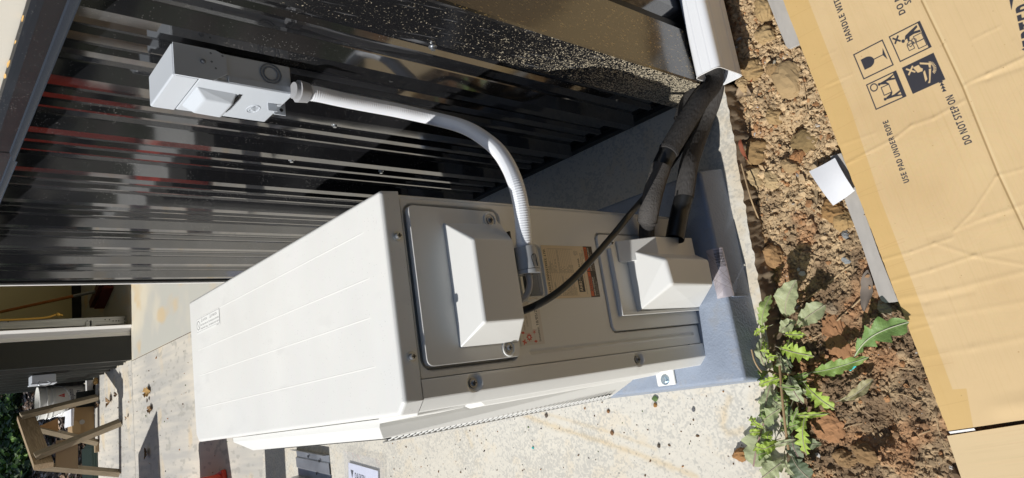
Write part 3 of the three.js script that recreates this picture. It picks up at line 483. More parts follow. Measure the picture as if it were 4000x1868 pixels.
  part(lp, 'pipe_shroud', [hull([[-0.0645, 0.150, 0.040, 0.002], [-0.104, 0.150, 0.040, 0.002], [-0.066, 0.2215, 0.002, 0.002], [-0.104, 0.2215, 0.002, 0.002], [-0.063, 0.026, 0.040, 0.001], [-0.104, 0.026, 0.040, 0.001], [-0.063, 0.0, 0.001, 0.001], [-0.104, 0.0, 0.001, 0.001]])], M.white);
  scr(lp, -0.068, 0.2385, 0.0015, M.whiteSoft, 0.005);
  // small torn corner at the foot of the plate
  part(U, 'base_rail', box(-0.275, -0.002, -0.0035, 0.0025, -0.03, -0.006), M.whiteSoft);
  // rating plate with its warning strip
  const plateTex = canvasTex(1024, 1416, (g, w, h) => {
    g.fillStyle = '#e3cfae'; g.fillRect(0, 0, w, h); const r = rng(12);
    g.fillStyle = '#191511'; g.font = 'italic bold 74px sans-serif'; g.fillText('DAIKIN INDUSTRIES, LTD.', 52, 92, 930);
    g.font = '40px sans-serif'; g.fillText('HEAT PUMP/OUTDOOR SECTION', 60, 142, 560);
    g.strokeStyle = '#5a4d3c'; g.lineWidth = 3; const rows = ['MODEL|RX30WMVJU9', 'SERIAL NUMBER|E 1113 1 74', 'MFD.|2023   11', 'WEIGHT|133   LBS   60  kg', '', 'POWER SUPPLY|SINGLE PHASE 208/230V  60Hz', 'MIN. CIRCUIT AMPACITY|19.6   A', 'MAX. FUSE|20   A', 'FAN MOTOR OUTPUT|0.08   A', 'COMPRESSOR INPUT|A   A', 'REFRIGERANT|R-410A', 'FACTORY CHARGE|3.04   LBS', 'DESIGN PRESSURE   HIGH SIDE|604  PSIG', 'LOW SIDE|320  PSIG'];
    rows.forEach((s, i) => { const y = 186 + i * 46; g.beginPath(); g.moveTo(50, y - 36); g.lineTo(960, y - 36); g.stroke(); const [a, b] = s.split('|'); g.font = '34px sans-serif'; g.fillStyle = '#2a231b'; g.fillText(a, 58, y, 400); if (b) g.fillText(b, 500, y, 440); });
    g.beginPath(); g.moveTo(490, 150); g.lineTo(490, 800); g.moveTo(50, 150); g.lineTo(50, 840); g.moveTo(960, 150); g.lineTo(960, 840); g.stroke();
    g.fillStyle = '#211c17'; g.fillRect(110, 850, 420, 170); g.fillStyle = '#e3cfae'; g.font = 'bold 110px sans-serif'; g.fillText('AHRI', 124, 960, 200); g.font = '70px sans-serif'; g.fillText('CERTIFIED', 330, 945, 190); g.font = '24px sans-serif'; g.fillText('www.ahridirectory.org', 330, 990, 190);
    g.fillStyle = '#2a231b'; g.font = 'bold 60px sans-serif'; g.fillText('R410A', 600, 985); g.font = '32px sans-serif'; g.fillText('SUITABLE FOR OUTDOOR USE', 60, 1075, 420); g.fillText('MADE IN THAILAND', 600, 1050); g.fillText('Engineered in Japan', 600, 1090); g.fillText('3P656507-4D', 760, 1130);
    g.lineWidth = 5; g.beginPath(); g.arc(880, 900, 42, 0, 7); g.stroke(); g.font = 'bold 34px sans-serif'; g.fillText('ETL', 850, 912); g.font = '22px sans-serif'; g.fillText('Intertek', 845, 970);
    g.fillStyle = '#2b211b'; g.fillRect(0, 1160, w, h - 1160);
    for (const [x, a, b] of [[18, '⚠WARNING', 'BURN HAZARD!'], [520, '⚠AVERTISSEMENT', 'DANGER DE BRULURES!']]) { g.fillStyle = '#d2602a'; g.fillRect(x, 1168, 486, 86); g.fillStyle = '#1d1410'; g.font = 'bold 62px sans-serif'; g.fillText(a, x + 70, 1234, 380); g.fillStyle = '#e8dcc8'; g.font = 'bold 52px sans-serif'; g.fillText(b, x + 8, 1310, 470); g.font = '26px sans-serif'; g.fillText('Hot surface inside. Do not touch', x + 8, 1352, 460); g.fillText('the piping when running.', x + 8, 1388, 460); }
  });
  part(U, 'rating_plate', new THREE.PlaneGeometry(0.0945, 0.1315).translate(-0.1222, 0.3575, -0.0028), std({ map: plateTex, roughness: 0.5 }), 'cream printed rating plate with an orange warning strip');
  const stick = canvasTex(768, 512, (g, w, h) => {
    g.fillStyle = '#d8d2cb'; g.fillRect(0, 0, w, h); g.fillStyle = '#7d786f'; g.font = '44px sans-serif'; g.fillText('HVAC AND REFRIGERATION', 240, 140, 500); g.fillText('(240) 291-', 300, 210);
    g.fillStyle = '#efe9e0'; g.fillRect(250, 290, 500, 150);
    g.fillStyle = '#24211e'; g.font = 'bold 54px sans-serif'; g.fillText('Installed:', 40, 440); g.font = 'bold 72px sans-serif'; g.fillText('10/05/2024', 300, 440);
    const red = '#cc4a3d'; g.strokeStyle = red; g.fillStyle = red; g.lineWidth = 6; g.setLineDash([8, 8]); g.strokeRect(60, 70, 130, 250); g.setLineDash([]);
    const gear = (x, y, R, n) => { g.beginPath(); for (let i = 0; i < n * 4; i++) { const a = i / (n * 4) * Math.PI * 2, q = (i % 4 < 2) ? R : R * 0.72; g.lineTo(x + q * Math.cos(a), y + q * Math.sin(a)); } g.closePath(); g.fill(); g.fillStyle = '#d8d2cb'; g.beginPath(); g.arc(x, y, R * 0.35, 0, 7); g.fill(); g.fillStyle = red; };
    gear(125, 195, 62, 8);
    const drop = (x, y, R) => { g.beginPath(); g.moveTo(x, y - R * 1.5); g.quadraticCurveTo(x + R * 1.3, y, x, y + R); g.quadraticCurveTo(x - R * 1.3, y, x, y - R * 1.5); g.fill(); };
    drop(50, 330, 30); drop(205, 80, 30); for (let i = 0; i < 4; i++) { const a = i * Math.PI / 2 + 0.4; g.beginPath(); g.ellipse(55 + 24 * Math.cos(a), 80 + 24 * Math.sin(a), 24, 14, a, 0, 7); g.fill(); } g.lineWidth = 9; for (let i = 0; i < 3; i++) { const a = i * Math.PI / 3; g.beginPath(); g.moveTo(205 - 38 * Math.cos(a), 320 - 38 * Math.sin(a)); g.lineTo(205 + 38 * Math.cos(a), 320 + 38 * Math.sin(a)); g.stroke(); }
  });
  part(U, 'service_sticker', new THREE.PlaneGeometry(0.0775, 0.053).translate(-0.2047, 0.4765, -0.0028), std({ map: stick, roughness: 0.35 }), 'pale installation sticker with red symbols and a printed date');
}
// ------------------------------------------------------------------ disconnect box on the wall, conduit, cables, line set
{
  const xb = 0.2555, xf = 0.2035, z0 = -0.268, z1 = -0.150, y0 = 0.781, y1 = 0.963;
  const t = thing('disconnect_box', 'grey steel electrical disconnect box on the black ribbed wall', 'electrical box', [xb, y0, (z0 + z1) / 2]);
  part(t, 'housing', rbox(xf + 0.006, xb, y0, y1 - 0.004, z0 + 0.002, z1 - 0.001, 0.003), M.boxDark);
  part(t, 'hood', [rbox(xf, xb - 0.0, y1 - 0.006, y1, z0, z1, 0.003), rbox(xf, xf + 0.004, y1 - 0.036, y1 - 0.003, z0, z1, 0.0018), new THREE.ExtrudeGeometry((() => { const s = new THREE.Shape(); s.moveTo(xf + 0.001, y1 - 0.002); s.lineTo(xb, y1 - 0.002); s.lineTo(xb, y1 - 0.062); s.lineTo(xb - 0.006, y1 - 0.078); s.lineTo(xf + 0.016, y1 - 0.078); s.lineTo(xf + 0.001, y1 - 0.056); s.closePath(); return s; })(), { depth: 0.0028, bevelEnabled: false }).translate(0, 0, z1)], M.boxGrey);
  part(t, 'cover', [rbox(xf + 0.0015, xf + 0.006, y0 - 0.001, y1 - 0.0375, z0, z1 + 0.0005, 0.002), box(xf + 0.004, xf + 0.0145, y0 - 0.001, y1 - 0.08, z1 - 0.0008, z1 + 0.0012)], M.boxGrey);
  const bump = part(t, 'cover_bulge', hull([[xf + 0.002, 0.918, -0.247, 0.003], [xf + 0.002, 0.918, -0.180, 0.003], [xf + 0.002, 0.862, -0.247, 0.001], [xf + 0.002, 0.862, -0.180, 0.001], [xf - 0.0055, 0.904, -0.238, 0.0075], [xf - 0.0055, 0.904, -0.192, 0.0075], [xf - 0.0085, 0.868, -0.239, 0.0055], [xf - 0.0085, 0.868, -0.191, 0.0055]], 3), M.boxGrey);
  part(t, 'finger_slot', box(xf - 0.0005, xf + 0.0012, 0.853, 0.8575, -0.247, -0.178), M.dark);
  part(t, 'lock_tab', [rbox(xf - 0.012, xf + 0.003, 0.790, 0.806, -0.1935, -0.1915, 0.0009), rbox(xf - 0.013, xf + 0.012, y0 - 0.009, y0 + 0.012, -0.2015, -0.1995, 0.0009)], M.boxGrey);
  part(t, 'tab_hole', cyl([xf - 0.004, y0 - 0.001, -0.1992], [xf - 0.004, y0 - 0.001, -0.1988], 0.0032, 0.0032, 14), M.dark);
  // knock-outs and rivets on the near end
  const ko = []; M.rivet = std({ color: RGB(0.20, 0.22, 0.25), roughness: 0.35 }); for (const R of [0.0165, 0.0115]) ko.push(new THREE.TorusGeometry(R, 0.0013, 6, 36).translate(xb - 0.0195, 0.815, z1 - 0.0002)); part(t, 'knockout', ko, M.rivet);
  for (const [px, py] of [[820, 211], [866, 222], [824, 244], [840, 270], [790, 243]]) { const p = at(px, py, 'z', z1); part(t, 'rivet', new THREE.SphereGeometry(0.0036, 12, 8).scale(1.15, 1.15, 0.7).translate(p.x, p.y, z1 + (py > 240 && px < 800 || px < 800 ? 0.003 : 0.0006)), M.rivet); }
  // raised round maker's badge: a script monogram within an oval
  const em = [new THREE.TorusGeometry(0.012, 0.0007, 6, 40).scale(1.25, 0.8, 1).rotateY(-Math.PI / 2).translate(xf + 0.0012, 0.818, -0.222)];
  const glyph = pts => tube(pts.map(([a, b]) => V3(xf + 0.001, 0.818 + b, -0.222 + a)), 0.0007, 24, 5);
  em.push(glyph([[-0.004, 0.004], [-0.008, 0.0045], [-0.009, 0.001], [-0.005, -0.001], [-0.006, -0.005], [-0.010, -0.0045]]), glyph([[-0.002, -0.005], [-0.001, 0.004], [0.002, -0.003], [0.003, 0.0045]]), glyph([[0.005, -0.005], [0.007, 0.0045], [0.010, 0.003], [0.008, 0], [0.011, -0.004]]));
  part(t, 'badge', em, M.boxGrey);
}
{
  const c0 = [0.2085, 0.781, -0.140];
  const pts = [[0.2085, 0.772, -0.1415]];
  for (const [px, py, x] of [[1235, 367, 0.2095], [1330, 388, 0.2105], [1430, 408, 0.211], [1550, 431, 0.209], [1700, 465, 0.199], [1800, 492, 0.168]]) { const p = at(px, py, 'x', x); pts.push(p); }
  for (const [px, py, z] of [[1890, 541, -0.010], [1950, 594, 0.026], [1992, 662, 0.049], [2018, 730, 0.060], [2034, 800, 0.061], [2043, 880, 0.057], [2047, 940, 0.052], [2051, 982, 0.047]]) pts.push(at(px, py, 'z', z));
  const t = thing('flexible_conduit', 'ribbed pale grey flexible conduit running from disconnect box to the white unit', 'conduit', c0);
  const curve = new THREE.CatmullRomCurve3(pts.map(p => p.isVector3 ? p : V3(...p)));
  const nS = 1800, rad = 16, g = new THREE.TubeGeometry(curve, nS, 0.0128, rad); const L = curve.getLength();
  { const p = g.attributes.position; for (let i = 0; i <= nS; i++) { const c = curve.getPointAt(i / nS); const k = 1 + 0.017 * Math.max(-0.5, Math.sin(i / nS * L / 0.0038 * Math.PI * 2)); for (let j = 0; j <= rad; j++) { const q = i * (rad + 1) + j; p.setXYZ(q, c.x + (p.getX(q) - c.x) * k, c.y + (p.getY(q) - c.y) * k, c.z + (p.getZ(q) - c.z) * k); } } g.computeVertexNormals(); }
  part(t, 'hose', g, std({ color: RGB(0.88, 0.90, 0.94), roughness: 0.28 }));
  const cm = std({ color: RGB(0.36, 0.36, 0.37), roughness: 0.3 });
  part(t, 'box_connector', [cyl([0.2085, 0.7845, -0.1405], [0.2085, 0.776, -0.141], 0.0135, 0.0135, 24), cyl([0.2085, 0.777, -0.141], [0.2088, 0.760, -0.1418], 0.0185, 0.0165, 12)], cm);
  const e = curve.getPointAt(1), d = V3(-1, -0.02, -0.03).normalize(); const q = k => e.clone().addScaledVector(d, k);
  part(t, 'unit_connector', [cyl(q(-0.006), q(0.030), 0.0185, 0.0195, 24), cyl(q(0.031), q(0.037), 0.020, 0.020, 24), cyl(q(0.030), q(0.031), 0.017, 0.017, 24)], std({ color: RGB(0.42, 0.43, 0.44), roughness: 0.22 }));
  const notch = new THREE.CatmullRomCurve3([q(0.028).add(V3(0, 0.004, 0.0195)), q(0.012).add(V3(0, 0.006, 0.0195)), q(0.009).add(V3(0, 0.0, 0.0205)), q(0.028).add(V3(0, -0.004, 0.0195))]); part(t, 'connector_notch', new THREE.TubeGeometry(notch, 16, 0.0008, 5), M.dark);
  const w0 = q(0.037); part(t, 'wire_whip', tube([w0, w0.clone().add(V3(-0.018, 0.002, 0.001)), w0.clone().add(V3(-0.036, 0.012, -0.004)), w0.clone().add(V3(-0.045, 0.034, -0.012))], 0.0052, 20, 8), cm);
}
// the pale line cover that lies along the front wall, pipes coming out of its end
{
  const t = thing('line_cover', 'white fluted downspout lying along the black wall with pipes in its end', 'downspout', [0.26, G, 0.155]);
  const xe = 0.2585, zb = 0.1275, zf = 0.184, yb = -0.071, yt = 0.027, rd = 0.011;
  const ring = []; const corner = (cy, cz, a0) => { for (let i = 0; i <= 6; i++) { const a = a0 + i / 6 * Math.PI / 2; ring.push([cy + rd * Math.sin(a), cz + rd * Math.cos(a)]); } };
  corner(yt - rd, zf - rd, 0); corner(yt - rd, zb + rd, Math.PI / 2); corner(yb + rd, zb + rd, Math.PI); corner(yb + rd, zf - rd, Math.PI * 1.5);
  const out = []; for (let i = 0; i < ring.length; i++) { const a = ring[i], b = ring[(i + 1) % ring.length], l = Math.hypot(b[0] - a[0], b[1] - a[1]); const n = l > 0.02 ? 56 : 1; for (let k = 0; k < n; k++) { const y = mix(a[0], b[0], k / n), z = mix(a[1], b[1], k / n); const w = n > 1 ? 0.0011 * (Math.max(0, Math.cos(k / n * Math.PI * 2 * 5)) - 0.3) * sst(0, 0.12, k / n) * sst(1, 0.88, k / n) * ((Math.abs(k / n - 0.5) < 0.22) ? 0.25 : 1) : 0; const ny = (b[1] - a[1]) / l, nz = -(b[0] - a[0]) / l; out.push([y - ny * w, z - nz * w]); } }
  const mk = off => sheet(out.length, 12, (u, v) => { const [y, z] = out[Math.round(u * out.length) % out.length]; const cy = (yb + yt) / 2, cz = (zb + zf) / 2; const k = 1 - off / 0.03; const x = xe + v * 1.4; const bell = 1; return [x + 0.010 * (y - cy) * 0 - 0.0 * z, cy + (y - cy) * k + 0.035 * v * 0, cz + (z - cz) * k]; });
  part(t, 'cover_shell', [mk(0), mk(0.0009)], std({ color: RGB(0.84, 0.85, 0.87), roughness: 0.32, side: THREE.DoubleSide }));
  part(t, 'cover_rim', tube(ring.map(([y, z]) => V3(xe, y, z)).concat([V3(xe, ring[0][0], ring[0][1])]), 0.0011, 160, 5), M.trimWhite);
}
{
  const xs = 0.33;
  const t = thing('insulated_line_set', 'two black foam insulated refrigerant pipes from the white downspout to the unit', 'pipes', [0.1, 0, 0.06]);
  const A = (px, py, x) => at(px, py, 'x', x);
  const p1 = [V3(0.36, -0.018, 0.152), A(2788, 308, 0.268), A(2733, 395, 0.212), A(2662, 505, 0.150), A(2612, 590, 0.105)];
  // foam sleeve: slightly squashed and wrinkled, with the glued slit along it
  let sk = 0; function sleeve(pts, r) { const cv = new THREE.CatmullRomCurve3(pts), nS = 180, nR = 36, g = new THREE.TubeGeometry(cv, nS, r, nR), p = g.attributes.position, L = cv.getLength(); sk++; for (let i = 0; i <= nS; i++) { const c = cv.getPointAt(i / nS); for (let j = 0; j <= nR; j++) { const q = i * (nR + 1) + j, a = j / nR * 2 * Math.PI, s = i / nS * L; const k = 1 + 0.07 * Math.cos(2 * a + 1.3 * sk) + 0.035 * (fbm(s * 26 + 20 * sk, 3 + Math.cos(a) * 1.2 + 1.2 * Math.sin(a), 256, 3) - 0.5) * 2 + 0.006 * Math.sin(s * 420 + 2 * Math.sin(a)) * sst(0.45, 0.7, vn(s * 30, sk * 3 + 1, 256)) - 0.10 * Math.exp(-Math.pow((((j + 7 * sk) % nR) - nR / 2) / 0.8, 2)); p.setXYZ(q, c.x + (p.getX(q) - c.x) * k, c.y + (p.getY(q) - c.y) * k, c.z + (p.getZ(q) - c.z) * k); } } g.computeVertexNormals(); return g; }
  const f1 = part(t, 'foam_sleeve', sleeve(p1, 0.0215), M.foam, 'upper foam sleeve with a slanting cut end');
  const e1 = p1[p1.length - 1], e0 = p1[p1.length - 2], dd = e1.clone().sub(e0).normalize();
  part(t, 'foam_sleeve', cyl(e1.clone().addScaledVector(dd, -0.002), e1.clone().addScaledVector(dd, 0.004), 0.0212, 0.0195, 22), M.foam);
  part(t, 'pipe_wrap', tube([e1.clone().addScaledVector(dd, -0.01), A(2588, 640, 0.082), A(2572, 690, 0.058)], 0.019, 20, 18), M.tape);
  const p2 = [A(2584, 652, 0.074), A(2560, 725, 0.037), A(2541, 800, 0.000), A(2528, 868, -0.030)];
  part(t, 'foam_sleeve', sleeve(p2, 0.0200), M.foamDust, 'dusty lower foam sleeve');
  const e2 = p2[3], d2 = e2.clone().sub(p2[2]).normalize(); part(t, 'foam_sleeve', cyl(e2.clone().addScaledVector(d2, -0.002), e2.clone().addScaledVector(d2, 0.004), 0.0197, 0.017, 22), M.foamDust);
  part(t, 'pipe_wrap', tube([e2.clone().addScaledVector(d2, -0.01), A(2526, 905, -0.047), A(2528, 940, -0.066)], 0.0155, 20, 16), M.foam);
  const q1 = [V3(0.36, -0.045, 0.150), A(2798, 330, 0.268), A(2752, 470, 0.195), A(2713, 575, 0.130), A(2690, 650, 0.082), A(2680, 715, 0.046), A(2672, 772, 0.016)];
  part(t, 'foam_sleeve', sleeve(q1, 0.0195), M.foamDust, 'second foam sleeve lying behind the cable');
  part(t, 'pipe_wrap', tube([A(2676, 755, 0.025), A(2660, 815, -0.004), A(2648, 870, -0.034), A(2636, 935, -0.068)], 0.0190, 30, 18), M.tape, 'bare black wrapped length of pipe');
  const q2 = [V3(0.36, -0.03, 0.148), A(2748, 318, 0.268), A(2690, 392, 0.232), A(2660, 470, 0.19)];
  part(t, 'foam_sleeve', sleeve(q2, 0.0170), M.foam);
}
{
  const pts = [V3(0.36, -0.05, 0.165)]; for (const [px, py, x] of [[2818, 322, 0.268], [2757, 415, 0.222], [2705, 510, 0.170], [2650, 600, 0.122], [2590, 685, 0.078], [2520, 768, 0.030]]) pts.push(at(px, py, 'x', x));
  for (const [px, py, z] of [[2455, 845, 0.070], [2390, 925, 0.060], [2320, 1005, 0.056], [2240, 1090, 0.052], [2165, 1152, 0.045], [2095, 1193, 0.034], [2040, 1215, 0.020], [2000, 1225, 0.008]]) pts.push(at(px, py, 'z', z));
  single('control_cable', tube(pts, 0.0061, 160, 12), M.cable, 'black control cable curving from the white downspout up into the upper hood', 'cable');
}
// ------------------------------------------------------------------ flattened carton on the soil
const CY = -0.09, CO = V3(-0.488, CY, 0.381), CU = V3(0.995, 0, -0.0997), CV = V3(0.0997, 0, 0.995), CW = 1.15, CH = 0.62, CS = 1500;
const cuv = (px, py) => { const p = at(px, py, 'y', CY).sub(CO); return [p.dot(CU), p.dot(CV)]; };
const segd = (u, v, a, b) => { const dx = b[0] - a[0], dy = b[1] - a[1], t = clamp(((u - a[0]) * dx + (v - a[1]) * dy) / (dx * dx + dy * dy)); return [(u - a[0] - dx * t), (v - a[1] - dy * t), Math.hypot(u - a[0] - dx * t, v - a[1] - dy * t)]; };
const creases = [
  [[[3312, 637], [3500, 539], [3560, 492], [3648, 461], [3766, 395]], 0.0026, 0.006], [[[3758, 336], [3860, 290], [4000, 226]], 0.0034, 0.006], [[[3765, 330], [3860, 306], [4000, 258]], -0.002, 0.008],
  [[[3444, 1016], [3560, 985], [3647, 953], [3720, 930]], 0.0022, 0.005], [[[3650, 950], [3800, 1000], [4000, 1035]], 0.0022, 0.005], [[[3480, 1100], [3640, 1055], [3810, 998]], 0.0022, 0.006], [[[3810, 1000], [4000, 960]], 0.0016, 0.007],
  [[[3520, 1165], [3700, 1135], [4000, 1062]], 0.0018, 0.009], [[[3520, 1190], [3620, 1180], [3800, 1140]], -0.0016, 0.009], [[[3545, 1240], [3630, 1233]], 0.0016, 0.004], [[[3560, 1290], [3640, 1270]], 0.0016, 0.004], [[[3540, 1260], [3680, 1235], [4000, 1180]], 0.0012, 0.010],
  [[[3620, 1390], [3800, 1360], [4000, 1320]], 0.0015, 0.012], [[[3240, 330], [3330, 290]], 0.0013, 0.004], [[[3225, 345], [3290, 320]], -0.0012, 0.004], [[[3290, 565], [3420, 520]], 0.0013, 0.005], [[[3210, 225], [3265, 200]], 0.001, 0.004],
  [[[3900, 680], [3800, 830], [3730, 900]], 0.0018, 0.005], [[[3890, 690], [4000, 660]], 0.0018, 0.005], [[[3730, 900], [3850, 850], [4000, 800]], 0.0016, 0.006], [[[3620, 930], [3900, 850], [4000, 830]], -0.001, 0.012],
  [[[3598, 0], [3680, 170], [3758, 336], [3898, 680], [4000, 898]], -0.003, 0.0042], [[[3612, 0], [3694, 170], [3772, 336], [3912, 680], [4010, 890]], 0.0012, 0.005],
  [[[3800, 155], [3850, 130], [3905, 105]], 0.0016, 0.004], [[[3990, 200], [3960, 160]], 0.001, 0.006],
].map(([p, h, w]) => ({ p: p.map(q => cuv(...q)), h, w }));
const cardBend = (u, v) => {
  let h = 0.0022 * (fbm(u * 5 + 30, v * 5 + 11, 256, 3) - 0.5) + 0.0008 * (fbm(u * 22, v * 22, 256, 2) - 0.5) + 0.0012 * Math.sin(u * 26 + 3 * v) * sst(0.5, 0.0, u) * 0.6;
  for (const c of creases) for (let i = 0; i + 1 < c.p.length; i++) { const d = segd(u, v, c.p[i], c.p[i + 1])[2]; if (d < c.w * 2.6) { h += 0.36 * c.h * Math.exp(-Math.pow(d / (c.w * 0.7), 2) * 2.2); } }
  h += 0.006 * sst(0.05, 0.0, u) * sst(0.02, 0.15, v) - 0.010 * sst(0.03, 0.0, u) * sst(0.05, 0.1, v) * 0.4;
  return clamp(h, -0.004, 0.009);
};
const cardTex = canvasTex(1725, 930, (g, w, h) => {
  g.fillStyle = '#d8bb8d'; g.fillRect(0, 0, w, h); const r = rng(33);
  for (let i = 0; i < 2600; i++) { const y = r() * h; g.globalAlpha = 0.05; g.fillStyle = r() > 0.5 ? '#dcc091' : '#a98b5f'; g.fillRect(r() * w, y, 40 + r() * 240, 1 + r() * 2); }
  for (let i = 0; i < 60; i++) { const x = r() * w, y = r() * h, R = 40 + r() * 150; const gr = g.createRadialGradient(x, y, 0, x, y, R); gr.addColorStop(0, r() > 0.5 ? 'rgba(225,200,150,0.16)' : 'rgba(165,130,85,0.13)'); gr.addColorStop(1, 'rgba(200,168,119,0)'); g.globalAlpha = 1; g.fillStyle = gr; g.fillRect(x - R, y - R, 2 * R, 2 * R); }
  const q = (px, py) => { const [u, v] = cuv(px, py); return [u * CS, v * CS]; };
  const path = l => { g.beginPath(); l.forEach((p, i) => { const [x, y] = q(...p); i ? g.lineTo(x, y) : g.moveTo(x, y); }); };
  // amber packing tape along the edge
  g.globalAlpha = 0.5; g.fillStyle = '#cda55c'; path([[3040, -20], [3150, -20], [3328, 437], [3441, 781], [3560, 1090], [3722, 1522], [3776, 1518], [3803, 1672], [3680, 1700], [3040, 20]]); g.fill();
  g.globalAlpha = 0.10; g.strokeStyle = '#8d6a34'; g.lineWidth = 2; for (let i = 0; i < 26; i++) { const x = r() * w; g.beginPath(); g.moveTo(x, 0); g.lineTo(x + (r() - 0.5) * 14, 70); g.stroke(); }
  // edge of the scored fold
  g.globalAlpha = 0.55; g.strokeStyle = '#7d6238'; g.lineWidth = 4; path([[3598, 0], [3680, 170], [3758, 336], [3898, 680], [4000, 898]]); g.stroke(); g.globalAlpha = 0.5; g.strokeStyle = '#e2cb9d'; g.lineWidth = 5; path([[3610, 0], [3692, 170], [3770, 336], [3910, 680], [4010, 890]]); g.stroke();
  g.globalAlpha = 1; const ink = '#34333a'; g.fillStyle = ink; g.strokeStyle = ink;
  const text = (s, a, b, size, grow = 1) => { const [x0, y0] = q(...a), [x1, y1] = q(...b); const ang = Math.atan2(y1 - y0, x1 - x0), len = Math.hypot(x1 - x0, y1 - y0); g.save(); g.translate(x0, y0); g.rotate(ang); g.font = `bold ${size}px sans-serif`; const m = g.measureText(s).width; g.scale(len / m, 1); g.fillText(s, 0, 0); g.restore(); };
  text('USE PAD UNDER ROPE', [3553, 712], [3468, 467], 20); text('DO NOT STEP ON', [3800, 558], [3721, 366], 24);
  text('HANDLE WITH CARE', [3334, 156], [3248, -100], 23); text('DO NOT DROP OR', [3540, 52], [3455, -200], 23); text('SCRATCH', [3562, 10], [3524, -104], 23);
  for (let i = 0; i < 4; i++) { const [x, y] = q(3692 - i * 4.5, 353 - i * 11.5); g.beginPath(); g.moveTo(x - 3, y + 3); g.lineTo(x + 7, y - 1); g.lineTo(x - 1, y - 7); g.fill(); }
  // big word and a blade shaped mark
  text('INVERTER', [4122, 264], [4065, -12], 72); g.globalAlpha = 1; path([[3942, -12], [3952, 40], [3962, -20]]); g.fill(); g.fillRect(...q(3995, 196), 3, 20);
  // four handling symbols
  const sym = (tl, tr, br, bl, draw) => { const a = q(...tl), b = q(...tr), d = q(...bl); g.save(); g.transform((b[0] - a[0]) / 100, (b[1] - a[1]) / 100, (d[0] - a[0]) / 120, (d[1] - a[1]) / 120, a[0], a[1]); g.fillStyle = ink; g.strokeStyle = ink; draw(); g.restore(); };
  const frame = () => { g.lineWidth = 4; g.strokeRect(2, 2, 96, 116); };
  const L = (pts, wd = 3, close) => { g.lineWidth = wd; g.beginPath(); pts.forEach((p, i) => i ? g.lineTo(...p) : g.moveTo(...p)); if (close) g.closePath(); g.stroke(); };
  const F = pts => { g.beginPath(); pts.forEach((p, i) => i ? g.lineTo(...p) : g.moveTo(...p)); g.closePath(); g.fill(); };
  sym([3374, 311], [3333, 213], [3451, 156], [3492, 254], () => { frame(); g.beginPath(); g.moveTo(30, 18); g.lineTo(70, 18); g.lineTo(70, 42); g.quadraticCurveTo(66, 62, 50, 64); g.quadraticCurveTo(34, 62, 30, 42); g.closePath(); g.fill(); L([[50, 60], [50, 100]], 3.2); F([[28, 108], [50, 98], [72, 108]]); });
  sym([3516, 243], [3472, 143], [3597, 83], [3640, 183], () => { frame(); F([[2, 110], [98, 110], [98, 118], [2, 118]]); L([[66, 10], [88, 32]], 6); L([[66, 32], [88, 10]], 6); L([[22, 46], [42, 46], [42, 66], [22, 66]], 2.4, true); L([[14, 78], [38, 78], [38, 108], [14, 108]], 2.4, true); L([[38, 78], [60, 78], [60, 108], [38, 108]], 2.4, true); g.lineWidth = 2.4; for (let i = 0; i < 14; i++) { const a = i / 14 * 6.283; L([[46 + 6 * Math.cos(a), 74 + 6 * Math.sin(a)], [46 + 11 * Math.cos(a), 74 + 11 * Math.sin(a)]], 2); } L([[32, 56], [46, 48], [54, 62], [42, 72]], 2.4, true); g.beginPath(); g.arc(62, 40, 6, 0, 7); g.fill(); F([[62, 46], [76, 54], [84, 78], [92, 104], [84, 104], [76, 86], [72, 108], [64, 108], [68, 84], [66, 66], [52, 60], [54, 54], [64, 56]]); });
  sym([3422, 430], [3383, 331], [3500, 276], [3542, 376], () => { frame(); F([[2, 106], [98, 106], [98, 118], [2, 118]]); g.lineWidth = 4; g.beginPath(); g.arc(78, 24, 13, 0, 7); g.stroke(); L([[36, 48], [66, 48], [66, 78], [36, 78]], 3, true); for (const [x, s] of [[22, 1], [80, -1]]) { g.beginPath(); g.arc(x, 46, 5, 0, 7); g.fill(); F([[x - 3 * s, 50], [x + 4 * s, 52], [x + 9 * s, 68], [x + 16 * s, 76], [x + 13 * s, 80], [x + 2 * s, 72], [x + 2 * s, 82], [x + 8 * s, 106], [x + 2 * s, 106], [x - 3 * s, 92], [x - 8 * s, 106], [x - 12 * s, 106], [x - 6 * s, 80]]); } });
  sym([3566, 367], [3523, 265], [3649, 206], [3693, 310], () => { g.fillRect(0, 0, 100, 120); const c = '#d6b98b'; g.fillStyle = c; g.strokeStyle = c; L([[66, 12], [90, 38]], 6); L([[66, 38], [90, 12]], 6); F([[60, 44], [84, 36], [84, 58], [72, 60], [66, 66], [58, 62]]); F([[84, 62], [90, 64], [72, 98], [56, 92], [60, 86], [70, 88]]); F([[12, 62], [20, 70], [56, 84], [54, 92], [10, 70]]); F([[20, 56], [54, 62], [58, 70], [26, 66]]); g.lineWidth = 3; for (let i = 0; i < 11; i++) { const a = 0.25 + i / 10 * 2.6; L([[56 + 14 * Math.cos(a), 90 + 9 * Math.sin(a)], [56 + 24 * Math.cos(a), 90 + 20 * Math.sin(a)]], 3); } });
  g.globalAlpha = 0.5; for (let i = 0; i < 120; i++) { g.fillStyle = r() > 0.5 ? '#7c6038' : '#9a6a3a'; const s = 0.8 + r() * 1.8; g.fillRect(r() * w, r() * h, s, s); }
});
